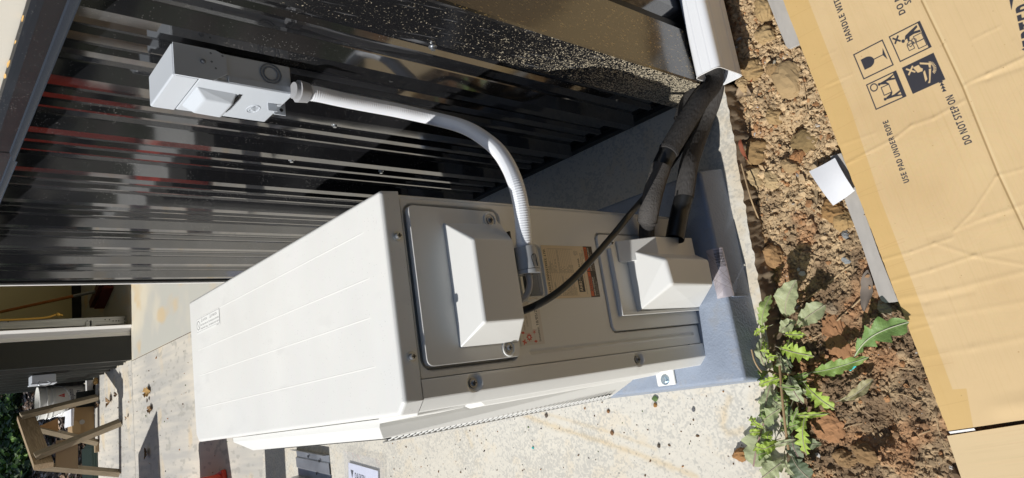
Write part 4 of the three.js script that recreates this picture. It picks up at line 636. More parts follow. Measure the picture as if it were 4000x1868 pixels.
{
  const t = thing('cardboard_sheet', 'flattened tan carton printed with black handling symbols lying on the soil', 'cardboard', [CO.x, CY, CO.z]);
  const place = (u, v, y) => { const p = CO.clone().addScaledVector(CU, u).addScaledVector(CV, v); return [p.x, CY + y, p.z]; };
  const edge = (v) => 0.0; const torn = u => 0.0012 * (vn(u * 120, 4.2, 256) - 0.5);
  const top = sheet(460, 250, (a, b) => { const u = a * CW, v = b * CH; return place(u, v + torn(u) * (b === 0 ? 1 : 0), cardBend(u, v)); }, (a, b) => [a, 1 - b]);
  const cm = std({ map: cardTex, roughness: 0.78, bumpMap: texGrain, bumpScale: 0.0003 });
  part(t, 'printed_face', top, cm);
  part(t, 'inner_face', sheet(120, 60, (a, b) => { const u = a * CW, v = b * CH; return place(u, v, Math.min(cardBend(u, v) - 0.005, -0.004)); }), M.board);
  const rim = sheet(460, 2, (a, b) => { const u = a * CW; return place(u, torn(u) + 0.0006 * (b === 0.5 ? -1 : 0), cardBend(u, 0) - b * 0.005); }), rim2 = sheet(2, 250, (a, b) => place(0, b * CH, cardBend(0, b * CH) - a * 0.005));
  part(t, 'cut_edge', [rim, rim2], M.boardBrown);
  const tp = sheet(30, 3, (a, b) => { const [u0, v0] = cuv(3690, 1682), [u1, v1] = cuv(3803, 1671); const u = -0.0016 - 0.004 * b; const v = mix(Math.max(0, v0), v1, a); return place(u, v, cardBend(0, v) - 0.001 - 0.004 * b + 0.0006 * Math.sin(a * 30)); });
  part(t, 'tape_end', tp, std({ color: RGB(0.72, 0.72, 0.72), roughness: 0.12, side: THREE.DoubleSide }), 'shiny end of clear tape');
}
{
  // second piece, lower left of the first in the picture
  const y0 = -0.100, A = at(3701, 1703, 'y', y0), Bq = at(4000, 1657, 'y', y0), Cq = at(3758, 1868, 'y', y0);
  const u = Bq.clone().sub(A).normalize(), v = Cq.clone().sub(A).normalize();
  const flat = (h, lift) => sheet(40, 40, (a, b) => { const p = A.clone().addScaledVector(u, a * 0.45).addScaledVector(v, b * 0.5); return [p.x, y0 + h + lift * (0.0016 * fbm(a * 4, b * 4, 256, 2) + 0.002 * Math.exp(-a * 20)), p.z]; }, (a, b) => [a, b]);
  const t = thing('cardboard_flap', 'plain unprinted tan cardboard piece beyond the dark slot of the carton', 'cardboard', [A.x, y0, A.z]);
  const plain = canvasTex(512, 512, (g, w, h) => { g.fillStyle = '#d8bf95'; g.fillRect(0, 0, w, h); const r = rng(3); for (let i = 0; i < 1500; i++) { g.globalAlpha = 0.05; g.fillStyle = r() > 0.5 ? '#e0c698' : '#ab8d60'; g.fillRect(r() * w, r() * h, 20 + r() * 120, 1 + r() * 2); } });
  part(t, 'face', flat(0, 1), std({ map: plain, roughness: 0.8 })); part(t, 'inner_face', flat(-0.005, 0.2), M.boardBrown);
  part(t, 'cut_edge', [sheet(40, 1, (a, b) => { const p = A.clone().addScaledVector(u, a * 0.45); return [p.x, y0 + 0.001 - b * 0.006, p.z]; }), sheet(1, 40, (a, b) => { const p = A.clone().addScaledVector(v, b * 0.5); return [p.x, y0 + 0.001 - a * 0.006, p.z]; })], M.boardBrown);
}
{
  // grey inner flaps that stick out from under the carton
  const flap = (pts, y, label) => { const P = pts.map(([x, z]) => at(x, z, 'y', y)); const s = new THREE.Shape(); P.forEach((p, i) => i ? s.lineTo(p.x, -p.z) : s.moveTo(p.x, -p.z)); s.closePath(); const g = new THREE.ExtrudeGeometry(s, { depth: 0.004, bevelEnabled: true, bevelThickness: 0.0006, bevelSize: 0.0006, bevelSegments: 1 }).rotateX(-Math.PI / 2).translate(0, y, 0); const uv = g.attributes.uv; for (let i = 0; i < uv.count; i++) uv.setXY(i, uv.getX(i) * 5, uv.getY(i) * 5); return single('grey_flap', g, M.greyCard, label, 'cardboard'); };
  flap([[2990, -30], [3074, 178], [3082, 189], [3092, 191], [3128, 174], [3060, -30]], -0.1005, 'grey inner flap under the carton edge near the white downspout');
  flap([[3248, 612], [3290, 600], [3350, 745], [3440, 1000], [3512, 1178], [3462, 1182], [3446, 1172], [3436, 1150], [3372, 960], [3290, 742]], -0.1015, 'grey inner flap with folds under the carton edge beside the weed');
  const py = -0.087, A = at(3162, 670, 'y', py), Bq = at(3263, 617, 'y', py), Cq = at(3341, 745, 'y', py), D = at(3258, 803, 'y', py);
  const sh = h => sheet(14, 14, (a, b) => { const p = A.clone().lerp(Bq, a).lerp(D.clone().lerp(Cq, a), b); return [p.x, p.y + h + 0.006 * Math.sin(b * 2.6) - 0.003 * Math.sin(a * 3.1), p.z]; });
  const t = thing('paper_scrap', 'blank white folded paper scrap at the edge of the carton', 'paper', [A.x, py, A.z]); part(t, 'sheet', sh(0.0012), M.paper); part(t, 'lower_fold', sh(-0.0012), M.paper);
}
// ------------------------------------------------------------------ stones, clods, roots, litter on the soil
{
  const spots = [ // picture point, length, width, height, tilt, colour, label
    [3078, 312, 0.052, 0.040, 0.016, 0.5, [0.40, 0.27, 0.145], 'large flat tan stone beside the pink bit'],
    [2952, 592, 0.036, 0.034, 0.020, 0.2, [0.30, 0.185, 0.085], 'rounded brown clod beside the slab edge, above the dry grass blade'],
    [2948, 690, 0.038, 0.026, 0.018, 0.9, [0.42, 0.30, 0.17], 'pale broken clod near the slab edge beside the dry stalk'],
    [3012, 706, 0.026, 0.020, 0.012, 0.4, [0.45, 0.32, 0.18], 'small pale clod right of the broken one'],
    [3142, 552, 0.034, 0.028, 0.012, 1.3, [0.24, 0.16, 0.075], 'dark olive clod with roots near the carton'],
    [3088, 645, 0.024, 0.018, 0.014, 0.7, [0.36, 0.24, 0.13], 'tan clod midway between slab and paper scrap'],
    [3115, 615, 0.022, 0.016, 0.014, 2.1, [0.33, 0.16, 0.07], 'reddish clod midway between slab and paper scrap'],
    [3018, 1000, 0.034, 0.026, 0.020, 0.3, [0.33, 0.19, 0.09], 'brown clod just above the weed'],
    [2972, 935, 0.024, 0.024, 0.014, 1.2, [0.36, 0.22, 0.11], 'brown clod touching the slab edge above the weed'],
    [3262, 830, 0.034, 0.026, 0.016, 0.6, [0.32, 0.18, 0.075], 'orange brown clod below the paper scrap'],
    [3298, 865, 0.024, 0.024, 0.014, 1.9, [0.38, 0.24, 0.11], 'tan clod against the grey flap'],
    [3275, 1325, 0.056, 0.030, 0.009, 0.15, [0.36, 0.18, 0.09], 'big reddish mound of earth beside the long leaf'],
    [3232, 1662, 0.040, 0.034, 0.011, 0.9, [0.36, 0.18, 0.09], 'big reddish lump of earth right of the weed crown'],
    [3248, 1205, 0.016, 0.013, 0.008, 0.4, [0.30, 0.22, 0.15], 'small brown pebble near the roots'],
    [3458, 1206, 0.022, 0.014, 0.008, 0.3, [0.34, 0.27, 0.20], 'flat pale pebble at the end of the folded grey flap'],
    [3305, 918, 0.012, 0.010, 0.007, 0.3, [0.22, 0.22, 0.23], 'grey pebble below the clods by the grey flap'],
    [3307, 1015, 0.011, 0.009, 0.006, 0.8, [0.27, 0.28, 0.30], 'bluish grey pebble by the upper root'],
    [2990, 135, 0.030, 0.024, 0.018, 0.5, [0.40, 0.27, 0.14], 'tan clod under the corner of the upper grey flap'],
    [2935, 275, 0.034, 0.028, 0.016, 0.8, [0.36, 0.235, 0.115], 'tan clod beside the mouth of the downspout'],
    [2988, 36, 0.026, 0.034, 0.018, 1.8, [0.39, 0.26, 0.13], 'tan clod at the top of the frame near the downspout shadow'],
    [3018, 268, 0.020, 0.017, 0.012, 2.6, [0.30, 0.19, 0.095], 'brown clod left of the large flat stone'],
    [3025, 455, 0.024, 0.019, 0.013, 0.2, [0.38, 0.25, 0.125], 'tan clod below the large flat stone'],
    [2905, 330, 0.020, 0.016, 0.012, 0.1, [0.42, 0.29, 0.16], 'pale clod below the dead leaf near the downspout'],
    [3065, 1780, 0.030, 0.020, 0.016, 0.1, [0.20, 0.115, 0.055], 'dark clod at the foot of the weed near the frame edge'],
    [3380, 1770, 0.034, 0.022, 0.014, 0.7, [0.26, 0.155, 0.075], 'brown clod below the dark hollow in the soil'],
    [3300, 1790, 0.026, 0.020, 0.014, 1.1, [0.28, 0.17, 0.085], 'crumbly brown clod beside the dark hollow'],
    [2893, 1775, 0.018, 0.020, 0.014, 0.5, [0.32, 0.16, 0.065], 'rusty clod lying on the concrete beside a weed leaf'],
  ];
  spots.forEach(([px, py, a, b, h, rot, c, label], i) => {
    const onSlab = i === spots.length - 1; let p = at(px, py, 'y', -0.11); if (onSlab) p = at(px, py, 'y', G + 0.004); else { p = at(px, py, 'y', soilH(p.x, p.z) + h * 0.25); }
    const col = RGB(...[c[0] * 1.0, c[1] * 1.03, c[2] * 0.98].map(v => Math.min(0.62, v))); const m = std({ color: col, roughness: 1 });
    single(h < 0.0085 ? 'pebble' : i === 0 ? 'flat_stone' : 'earth_clod', lump(500 + i, a * 0.85, h * 1.1, b * 0.85, i === 0 ? 0.18 : 0.46, label.includes('big reddish') ? 6 : 5).rotateY(rot).translate(p.x, p.y, p.z), m, label, h < 0.0085 ? 'pebble' : i === 0 ? 'stone' : 'clod');
  });
  const onSoil = (px, py, lift = 0.003) => { let p = at(px, py, 'y', -0.11); for (let k = 0; k < 3; k++) p = at(px, py, 'y', Math.max(soilH(p.x, p.z), p.z < edgeZ(p.x) ? G : -9) + lift); return p; };
  const rootM = std({ color: RGB(0.42, 0.30, 0.17), roughness: 0.9 }), rootD = std({ color: RGB(0.26, 0.18, 0.11), roughness: 0.9 });
  const roots = [
    [[[3326, 1040], [3290, 1062], [3250, 1096], [3190, 1140], [3135, 1180]], 0.0021, rootM, 'thick pale root running from the carton toward the weed'],
    [[[3385, 1145], [3340, 1190], [3290, 1235], [3235, 1285], [3180, 1320], [3120, 1340]], 0.0019, rootM, 'long pale root crossing the soil below the first one'],
    [[[2896, 640], [2912, 700], [2935, 780], [2962, 850], [2982, 900]], 0.0017, rootM, 'dry straw coloured stalk along the slab edge'],
    [[[3095, 190], [3118, 270], [3140, 330], [3152, 420], [3170, 500]], 0.0014, rootM, 'thin dry stem running down from the upper grey flap'],
    [[[3178, 480], [3182, 540], [3172, 600]], 0.0012, rootM, 'short thin stem by the carton edge'],
    [[[3216, 530], [3208, 575], [3194, 600]], 0.0014, rootM, 'short bent stem above the paper scrap'],
    [[[3480, 1537], [3530, 1542], [3590, 1570], [3650, 1620], [3668, 1680], [3690, 1740], [3725, 1790]], 0.0013, rootM, 'wavy pale root near the lower corner of the carton'],
    [[[3270, 1687], [3330, 1662], [3400, 1655], [3425, 1690], [3410, 1720]], 0.0010, rootM, 'thin curly root below the dry leaf'],
    [[[3370, 1600], [3400, 1625], [3450, 1650], [3475, 1690]], 0.0022, rootD, 'flat brown bark strip in the middle of the soil'],
    [[[3340, 1340], [3365, 1310], [3390, 1290]], 0.0009, rootD, 'fine dark root above the long leaf'],
    [[[2970, 330], [2955, 380], [2940, 440], [2925, 470]], 0.0014, rootD, 'greyish twig by the slab edge near the downspout'],
    [[[3490, 1436], [3540, 1440], [3575, 1441]], 0.0012, rootM, 'short pale rootlet beyond the teal bit'],
    [[[3588, 1700], [3610, 1690], [3632, 1683]], 0.0016, rootM, 'short straw lying near the carton corner'],
    [[[3005, 800], [3040, 815], [3085, 830]], 0.0010, rootD, 'thin twig in the middle of the crumbs'],
    [[[3155, 995], [3180, 999], [3212, 1006]], 0.0011, rootM, 'small straw near the brown clods'],
  ];
  roots.forEach(([l, r, m, label]) => single('root', tube(l.map(([x, y], i) => onSoil(x, y, 0.0025 + 0.0015 * Math.sin(i * 2.1))), r, 40, 6), m, label, 'root'));
  const bit = (name, px, py, s, c, label, cat, lift = 0.002) => { const p = onSoil(px, py, lift); single(name, rbox(-s[0] / 2, s[0] / 2, 0, s[1], -s[2] / 2, s[2] / 2, Math.min(...s) * 0.3, 2).rotateY(rr(0, 3)).translate(p.x, p.y, p.z), std({ color: RGB(...c), roughness: 0.5 }), label, cat); };
  bit('foam_bit', 3069, 250, [0.011, 0.005, 0.006], [0.85, 0.06, 0.11], 'small bright pink bit in the hollow of the soil', 'litter', 0.006);
  bit('foam_bit', 3080, 263, [0.008, 0.005, 0.006], [0.8, 0.8, 0.8], 'small white bit beside the pink one', 'litter', 0.006);
  bit('foam_bit', 3027, 247, [0.011, 0.004, 0.005], [0.36, 0.33, 0.26], 'small beige bit left of the pink one', 'litter', 0.006);
  bit('foam_bit', 3333, 1437, [0.016, 0.004, 0.005], [0.03, 0.55, 0.55], 'small teal plastic bit on the soil below the long leaf', 'litter');
  bit('foam_bit', 2083, 1750, [0.007, 0.003, 0.005], [0.03, 0.42, 0.42], 'tiny teal bit lying on the concrete', 'litter', 0.001);
  // fallen leaves near the slab edge
  const leafMat = c => std({ color: RGB(...c), roughness: 0.8, side: THREE.DoubleSide });
  const dry = (pts, wd, c, label, lift = 0.006, name = 'dead_leaf') => { const P = pts.map(([x, y]) => onSoil(x, y, lift)); const cv = new THREE.CatmullRomCurve3(P); const sgn = P[P.length - 1].clone().sub(P[0]).normalize(); const sd = V3(-sgn.z, 0, sgn.x); return single(name, sheet(24, 6, (a, b) => { const p = cv.getPoint(a), w = wd * Math.pow(Math.sin(Math.PI * clamp(a * 0.96 + 0.02)), 0.7) * (0.85 + 0.3 * vn(a * 9, 3, 256)); const t = (b - 0.5) * 2; return [p.x + sd.x * w * t, p.y + 0.35 * wd * t * t + 0.002 * Math.sin(a * 9), p.z + sd.z * w * t]; }), leafMat(c), label, 'dead leaf'); };
  dry([[3192, 622], [3185, 690], [3182, 745], [3194, 800]], 0.010, [0.40, 0.30, 0.18], 'curled tan dead leaf under the paper scrap', 0.004);
  dry([[3392, 1055], [3388, 1130], [3378, 1216]], 0.011, [0.20, 0.165, 0.135], 'long grey brown dead leaf beside the grey flap', 0.006);
  dry([[2896, 545], [2898, 580], [2928, 632]], 0.008, [0.22, 0.065, 0.03], 'curled red brown dead leaf against the slab edge', 0.008);
  dry([[2925, 288], [2938, 320]], 0.010, [0.36, 0.10, 0.04], 'small reddish dead leaf beside the downspout mouth', 0.006);
  dry([[2878, 375], [2905, 352], [2940, 372]], 0.014, [0.42, 0.31, 0.20], 'pale brown dead leaf in front of the downspout mouth', 0.008);
  // a dry twig leaning on the near side of the pad
  single('twig', tube([at(2936, 1366, 'z', 0.094), at(2948, 1410, 'z', 0.096), at(2962, 1436, 'z', 0.099), at(2977, 1455, 'z', 0.104)], 0.0017, 24, 6), rootM, 'short dry twig on the near side of the grey pad', 'twig');
}
// ------------------------------------------------------------------ the weed at the slab edge
{
  const t = thing('weed_plant', 'jagged leaved green weed growing at the slab edge by the pad corner', 'weed', [at(3040, 1460, 'y', -0.1).x, -0.12, at(3040, 1460, 'y', -0.1).z]);
  const mats = {};
  const veinTex = tex(256, 256, (u, v) => { const m = Math.abs(v - 0.5) * 2; const side = Math.abs(((u * 7 - m * 1.6) % 1 + 1) % 1 - 0.5) * 2; const n = fbm(u * 12, v * 12, 16, 3); let k = 0.62 + 0.3 * n + 0.12 * sst(0.75, 1, side); if (m < 0.07) k = 0.98; return k; });
  const leafM = (c) => mats[c] ??= phys({ color: RGB(...c), map: veinTex, roughness: 0.55, transmission: 0.22, thickness: 0, side: THREE.DoubleSide, bumpMap: veinTex, bumpScale: 0.0015 });
  const GREY = [0.52, 0.57, 0.31], BRIGHT = [0.50, 0.68, 0.10], DEEP = [0.32, 0.48, 0.11], TAN = [0.50, 0.46, 0.24], DARK = [0.15, 0.20, 0.11];
  let seed = 0;
  function leaf(a, b, wpx, c, o = {}) {
    const { y0 = -0.085, y1 = -0.06, arch = 0.012, teeth = 7, deep = 0.35, peak = 0.6, fold = 0.25, bendx = 0, wave = 0.003 } = o; const r = rng(900 + seed++);
    const A = at(a[0], a[1], 'y', y0), Bp = at(b[0], b[1], 'y', y1), len = A.distanceTo(Bp); const W = wpx / 2 / 1980; const dir = Bp.clone().sub(A).normalize(), sd = V3(-dir.z, 0, dir.x).normalize();
    const ph = r() * 6, ph2 = r() * 6, jit = [...Array(40)].map(() => 0.75 + 0.5 * r());
    const env = s => { const p = peak; const k = s < p ? Math.pow(sst(0, 1, s / p), 0.8) : Math.pow(Math.max(0, 1 - Math.pow((s - p) / (1 - p), 2)), 0.75); return Math.max(0.045, k); };
    const tooth = (s, sgn) => { const q = s * teeth + (sgn > 0 ? 0.3 : 0) + ph * 0.1, f = q - Math.floor(q); const j = jit[(Math.floor(q) + (sgn > 0 ? 20 : 0) + 40) % 40]; return 1 - deep * (1 - Math.pow(f, 0.8) * (f < 0.86 ? 1 : (1 - f) / 0.14)) * j; };
    const g = sheet(84, 8, (s, q) => { const tt = (q - 0.5) * 2, sg = Math.sign(tt) || 1; const w = W * env(s) * (Math.abs(tt) > 0.9 ? tooth(s, sg) : mix(1, tooth(s, sg), Math.abs(tt))); const p = A.clone().lerp(Bp, s); p.y += arch * Math.sin(Math.PI * s); p.addScaledVector(sd, bendx * Math.sin(Math.PI * s)); const x = w * tt; return [p.x + sd.x * x, p.y + fold * Math.abs(x) + wave * Math.sin(s * 17 + ph) * Math.abs(tt) + 0.5 * wave * Math.sin(s * 37 + ph2 + tt * 2) * tt, p.z + sd.z * x]; }, (s, q) => [s * len / 0.05, q]);
    part(t, 'leaf', g, leafM(c));
    const rib = []; for (let i = 0; i <= 10; i++) { const s = i / 10; const p = A.clone().lerp(Bp, s); p.y += arch * Math.sin(Math.PI * s) + 0.0006; p.addScaledVector(sd, bendx * Math.sin(Math.PI * s)); rib.push(p); }
    part(t, 'midrib', tube(rib, Math.max(0.0007, W * 0.045), 20, 5), o.rib || std({ color: RGB(0.34, 0.30, 0.22), roughness: 0.7 }));
  }
  const purple = std({ color: RGB(0.32, 0.20, 0.19), roughness: 0.7 });
  const flat = { y0: G + 0.006, y1: G + 0.006, arch: 0.006, fold: 0.06 };
  leaf([3072, 1250], [3112, 1094], 100, GREY, { teeth: 5, deep: 0.14, peak: 0.45, y1: -0.04, arch: 0.02 });
  leaf([3100, 1290], [3222, 1192], 84, GREY, { teeth: 5, deep: 0.2, peak: 0.75, y1: -0.055 });
  leaf([3045, 1300], [3110, 1255], 60, GREY, { teeth: 4, deep: 0.2 });
  leaf([2985, 1318], [3012, 1152], 62, [0.42, 0.55, 0.17], { teeth: 7, deep: 0.5, peak: 0.7, y0: -0.07, y1: -0.05, arch: 0.02 });
  leaf([2996, 1445], [2988, 1312], 46, GREY, { teeth: 3, deep: 0.05, y0: -0.07, y1: -0.06, rib: purple, arch: 0.02 });
  leaf([3151, 1458], [3395, 1395], 62, DEEP, { teeth: 7, deep: 0.4, peak: 0.5, y0: -0.09, y1: -0.075, arch: 0.018, bendx: 0.004, rib: std({ color: RGB(0.42, 0.44, 0.30), roughness: 0.6 }) });
  leaf([3330, 1410], [3552, 1258], 112, [0.28, 0.46, 0.13], { teeth: 4.6, deep: 0.62, peak: 0.74, y0: -0.078, y1: -0.078, arch: 0.02, bendx: -0.012, rib: std({ color: RGB(0.42, 0.44, 0.30), roughness: 0.6 }) });
  leaf([3030, 1352], [3182, 1392], 84, BRIGHT, { teeth: 7, deep: 0.72, peak: 0.6, y0: -0.05, y1: -0.05, arch: 0.014 });
  leaf([3060, 1305], [3152, 1308], 40, BRIGHT, { teeth: 8, deep: 0.6, y0: -0.045, y1: -0.04 });
  leaf([3090, 1318], [3086, 1392], 44, BRIGHT, { teeth: 5, deep: 0.6, y0: -0.05, y1: -0.05 });
  leaf([3035, 1365], [3090, 1460], 46, GREY, { teeth: 3, deep: 0.08, rib: purple });
  leaf([3075, 1362], [3094, 1440], 34, DARK, { teeth: 3, deep: 0.15 });
  leaf([3084, 1462], [3137, 1578], 68, [0.52, 0.58, 0.33], { teeth: 4, deep: 0.12, peak: 0.42, y0: -0.05, y1: -0.055, rib: purple, fold: 0.15 });
  leaf([3130, 1480], [3262, 1600], 78, BRIGHT, { teeth: 6, deep: 0.72, peak: 0.72, y0: -0.06, y1: -0.07 });
  leaf([3128, 1470], [3190, 1562], 40, DEEP, { teeth: 4, deep: 0.3 });
  leaf([3014, 1490], [2986, 1640], 62, [0.44, 0.50, 0.26], { teeth: 5, deep: 0.2, rib: purple, ...flat });
  leaf([2992, 1630], [2944, 1822], 150, [0.48, 0.53, 0.29], { teeth: 3.2, deep: 0.42, peak: 0.66, rib: purple, ...flat });
  leaf([3060, 1590], [2976, 1650], 78, [0.46, 0.54, 0.26], { teeth: 5, deep: 0.25, y0: -0.055, y1: G + 0.01, arch: 0.01 });
  leaf([3072, 1622], [3244, 1616], 26, BRIGHT, { teeth: 5, deep: 0.3, y0: -0.05, y1: -0.06 });
  leaf([3158, 1588], [3152, 1778], 74, BRIGHT, { teeth: 7, deep: 0.75, peak: 0.7, y0: -0.055, y1: -0.06, arch: 0.02 });
  leaf([3075, 1650], [3150, 1640], 36, BRIGHT, { teeth: 5, deep: 0.55 });
  leaf([3035, 1690], [3150, 1636], 36, [0.33, 0.47, 0.14], { teeth: 5, deep: 0.5 });
  leaf([3095, 1690], [3130, 1800], 70, [0.28, 0.33, 0.21], { teeth: 4, deep: 0.2, rib: purple, y0: -0.07, y1: -0.08 });
  leaf([3100, 1560], [3082, 1700], 60, [0.32, 0.43, 0.17], { teeth: 5, deep: 0.4, y0: -0.07, y1: -0.07 });
  leaf([3090, 1500], [3075, 1630], 46, DEEP, { teeth: 5, deep: 0.5, y0: -0.075, y1: -0.075 });
  leaf([3262, 1570], [3412, 1482], 44, TAN, { teeth: 4, deep: 0.2, peak: 0.8, y0: -0.095, y1: -0.09, arch: 0.012, bendx: 0.008, fold: 0.7 });
  leaf([3080, 1790], [2975, 1870], 90, GREY, { teeth: 5, deep: 0.45, ...flat, y1: G + 0.02 });
  leaf([3090, 1770], [3170, 1875], 110, DARK, { teeth: 4, deep: 0.35, peak: 0.6, y0: -0.08, y1: -0.09 });
  leaf([3120, 1720], [3210, 1735], 50, [0.34, 0.40, 0.22], { teeth: 4, deep: 0.3, y0: -0.08, y1: -0.09 });
  leaf([3070, 1470], [2962, 1506], 40, BRIGHT, { teeth: 6, deep: 0.6, peak: 0.5, y0: -0.05, y1: -0.055 });
  leaf([3020, 1268], [2948, 1310], 34, BRIGHT, { teeth: 5, deep: 0.6, y0: -0.05, y1: -0.06 });
  leaf([3055, 1508], [3078, 1560], 30, BRIGHT, { teeth: 4, deep: 0.5 });
  leaf([3095, 1480], [3165, 1460], 30, DEEP, { teeth: 4, deep: 0.4 });
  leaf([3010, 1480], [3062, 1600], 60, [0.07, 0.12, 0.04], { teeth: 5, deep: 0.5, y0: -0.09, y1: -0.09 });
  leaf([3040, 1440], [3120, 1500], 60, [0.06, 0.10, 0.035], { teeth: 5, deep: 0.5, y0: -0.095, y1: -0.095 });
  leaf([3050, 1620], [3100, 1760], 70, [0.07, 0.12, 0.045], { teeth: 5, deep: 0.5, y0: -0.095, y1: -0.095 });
  // small crowded leaves round the crown
  { const r = rng(4242); for (let i = 0; i < 26; i++) { const a = r() * 6.283, cx = 3050 + (r() - 0.5) * 110, cy = 1330 + r() * 460, L = 40 + r() * 75; leaf([cx, cy], [cx + L * Math.cos(a), cy + L * Math.sin(a)], 22 + r() * 34, [BRIGHT, BRIGHT, GREY, DEEP, DEEP, [0.30, 0.42, 0.12]][r() * 6 | 0], { teeth: 4 + (r() * 4 | 0), deep: 0.2 + 0.5 * r(), y0: -0.09 + 0.02 * r(), y1: -0.075 + 0.035 * r(), arch: 0.012 + 0.02 * r(), bendx: (r() - 0.5) * 0.016 }); } }
  const brown = std({ color: RGB(0.30, 0.20, 0.10), roughness: 0.8 });
  part(t, 'dry_stem', tube([at(3046, 1428, 'y', -0.045), at(3054, 1530, 'y', -0.035), at(3066, 1650, 'y', -0.035), at(3080, 1756, 'y', -0.05)], 0.0026, 24, 8), brown, 'dry brown stem');
  part(t, 'dry_stem', tube([at(3084, 1480, 'y', -0.08), at(3088, 1540, 'y', -0.08), at(3092, 1610, 'y', -0.085)], 0.003, 20, 8), brown, 'dry brown stem');
  part(t, 'dry_stem', tube([at(3004, 1448, 'y', -0.06), at(3040, 1462, 'y', -0.06), at(3110, 1458, 'y', -0.07)], 0.003, 20, 8), brown, 'dry brown stem');
  part(t, 'crown', lump(77, 0.016, 0.014, 0.016, 0.4).translate(t.position.x, -0.1, t.position.z), brown);
}
// small crumbs of soil, pebbles and leaf bits scattered over the slab
{
  const r = rng(61), g0 = [1, 2, 3].map(k => lump(700 + k, 1, 0.7, 1, 0.5, 1)); const per = 120; const mm = new THREE.Matrix4(), q = new THREE.Quaternion(), e = new THREE.Euler();
  const grp = new THREE.Group(); grp.name = 'slab_crumbs'; grp.userData.kind = 'stuff'; tag(grp, 'specks of soil and leaf scattered over the pale concrete', 'debris'); scene.add(grp);
  g0.forEach((g, k) => { const m = new THREE.InstancedMesh(g, std({ roughness: 1 }), per); m.castShadow = true; m.name = 'crumb'; m.userData.kind = 'stuff'; for (let i = 0; i < per; i++) { const near = r() < 0.72; const x = near ? -0.36 - r() * 0.22 : -0.6 + r() * 0.85, z = near ? 0.08 - Math.pow(r(), 1.4) * 1.5 : -1.9 - r() * 4; const s = (near ? 0.0006 : 0.002) + 0.0022 * Math.pow(r(), 3) * (near ? 1 : 2); e.set(r() * 6, r() * 6, r() * 6); mm.compose(V3(x, G + s * 0.4, Math.min(z, edgeZ(x) - 0.01)), q.setFromEuler(e), V3(s * (1 + r()), s, s)); m.setMatrixAt(i, mm); const c = r(); m.setColorAt(i, c < 0.5 ? RGB(0.14, 0.085, 0.045) : c < 0.75 ? RGB(0.35, 0.17, 0.06) : c < 0.92 ? RGB(0.07, 0.065, 0.06) : RGB(0.10, 0.16, 0.05)); } grp.add(m); });
  const peb = (px, py, s, c, label, name = 'pebble', cat = 'pebble') => { const p = at(px, py, 'y', G + s * 0.4); single(name, lump(px, s * 0.85, s * 0.5, s * 0.7, 0.5, 2).translate(p.x, p.y, p.z), std({ color: RGB(...c), roughness: 0.95 }), label, cat); };
  peb(2709, 1601, 0.006, [0.16, 0.16, 0.17], 'grey pebble on the concrete below the unit foot'); peb(2133, 1624, 0.007, [0.13, 0.10, 0.08], 'dark brown lump on the concrete beside the pad'); peb(2376, 1608, 0.006, [0.24, 0.12, 0.05], 'rusty brown lump on the concrete below the grille end', 'earth_clod', 'clod'); peb(2390, 1692, 0.007, [0.22, 0.12, 0.06], 'brown lump on the concrete in the middle of the rusty streak', 'earth_clod', 'clod'); peb(2573, 1742, 0.006, [0.10, 0.08, 0.06], 'dark lump on the concrete right of the rusty streak', 'earth_clod', 'clod'); peb(2559, 1583, 0.007, [0.34, 0.17, 0.05], 'orange brown lump on the concrete under the unit foot', 'earth_clod', 'clod');
  const gl = at(2559, 1558, 'y', G + 0.003); single('leaf_bit', sheet(6, 4, (a, b) => [gl.x + (a - 0.5) * 0.014 * Math.sin(Math.PI * (b * 0.8 + 0.1)), gl.y + 0.002 * Math.sin(a * 3), gl.z + (b - 0.5) * 0.017]), std({ color: RGB(0.10, 0.16, 0.05), roughness: 0.8, side: THREE.DoubleSide }), 'small green leaf fragment on the concrete under the unit foot', 'leaf');
}
// ------------------------------------------------------------------ things further back
{
  // broom and rope inside the garage
  const t = thing('push_broom', 'push broom with an orange brown handle standing on the garage floor', 'broom', [0.96, G, -5.6]);
  const h0 = at(378, 1190, 'y', G + 0.05), h1 = at(416, 1104, 'y', G + 0.05), mid = h0.clone().lerp(h1, 0.62), d = h1.clone().sub(h0).normalize(), s = V3(-d.z, 0, d.x);
  const blk = (a, b, w, y0, y1) => hull([[a, y0], [a, y1], [b, y0], [b, y1]].flatMap(([k, y]) => [-1, 1].map(e => { const p = h0.clone().addScaledVector(d, k).addScaledVector(s, e * w); return [p.x, y, p.z, 0]; })));
  const Lh = h0.distanceTo(h1);
  part(t, 'head', blk(0, Lh, 0.03, G + 0.075, G + 0.105), M.redDark); part(t, 'bristles', blk(0.01, Lh - 0.01, 0.045, G + 0.002, G + 0.075), std({ color: RGB(0.20, 0.04, 0.03), roughness: 0.9 }));
  const top = at(-40, 1228, 'z', -6.25), foot = mid.clone().setY(G + 0.10), k = foot.clone().lerp(top, 0.2);
  part(t, 'handle', cyl(k, top, 0.0125, 0.0125, 12), M.orange); part(t, 'socket', cyl(foot, k, 0.015, 0.013, 12), M.galv);
  const R = [[-30, 1252], [60, 1249], [150, 1244], [190, 1239], [215, 1230], [225, 1229], [245, 1233]].map(([x, y]) => at(x, y, 'z', -4.93));
  single('rope', [tube(R, 0.0075, 40, 8), new THREE.SphereGeometry(0.014, 10, 8).translate(R[5].x, R[5].y, R[5].z)], M.rope, 'yellow pull rope with a knot hanging beside the garage door track', 'rope');
}
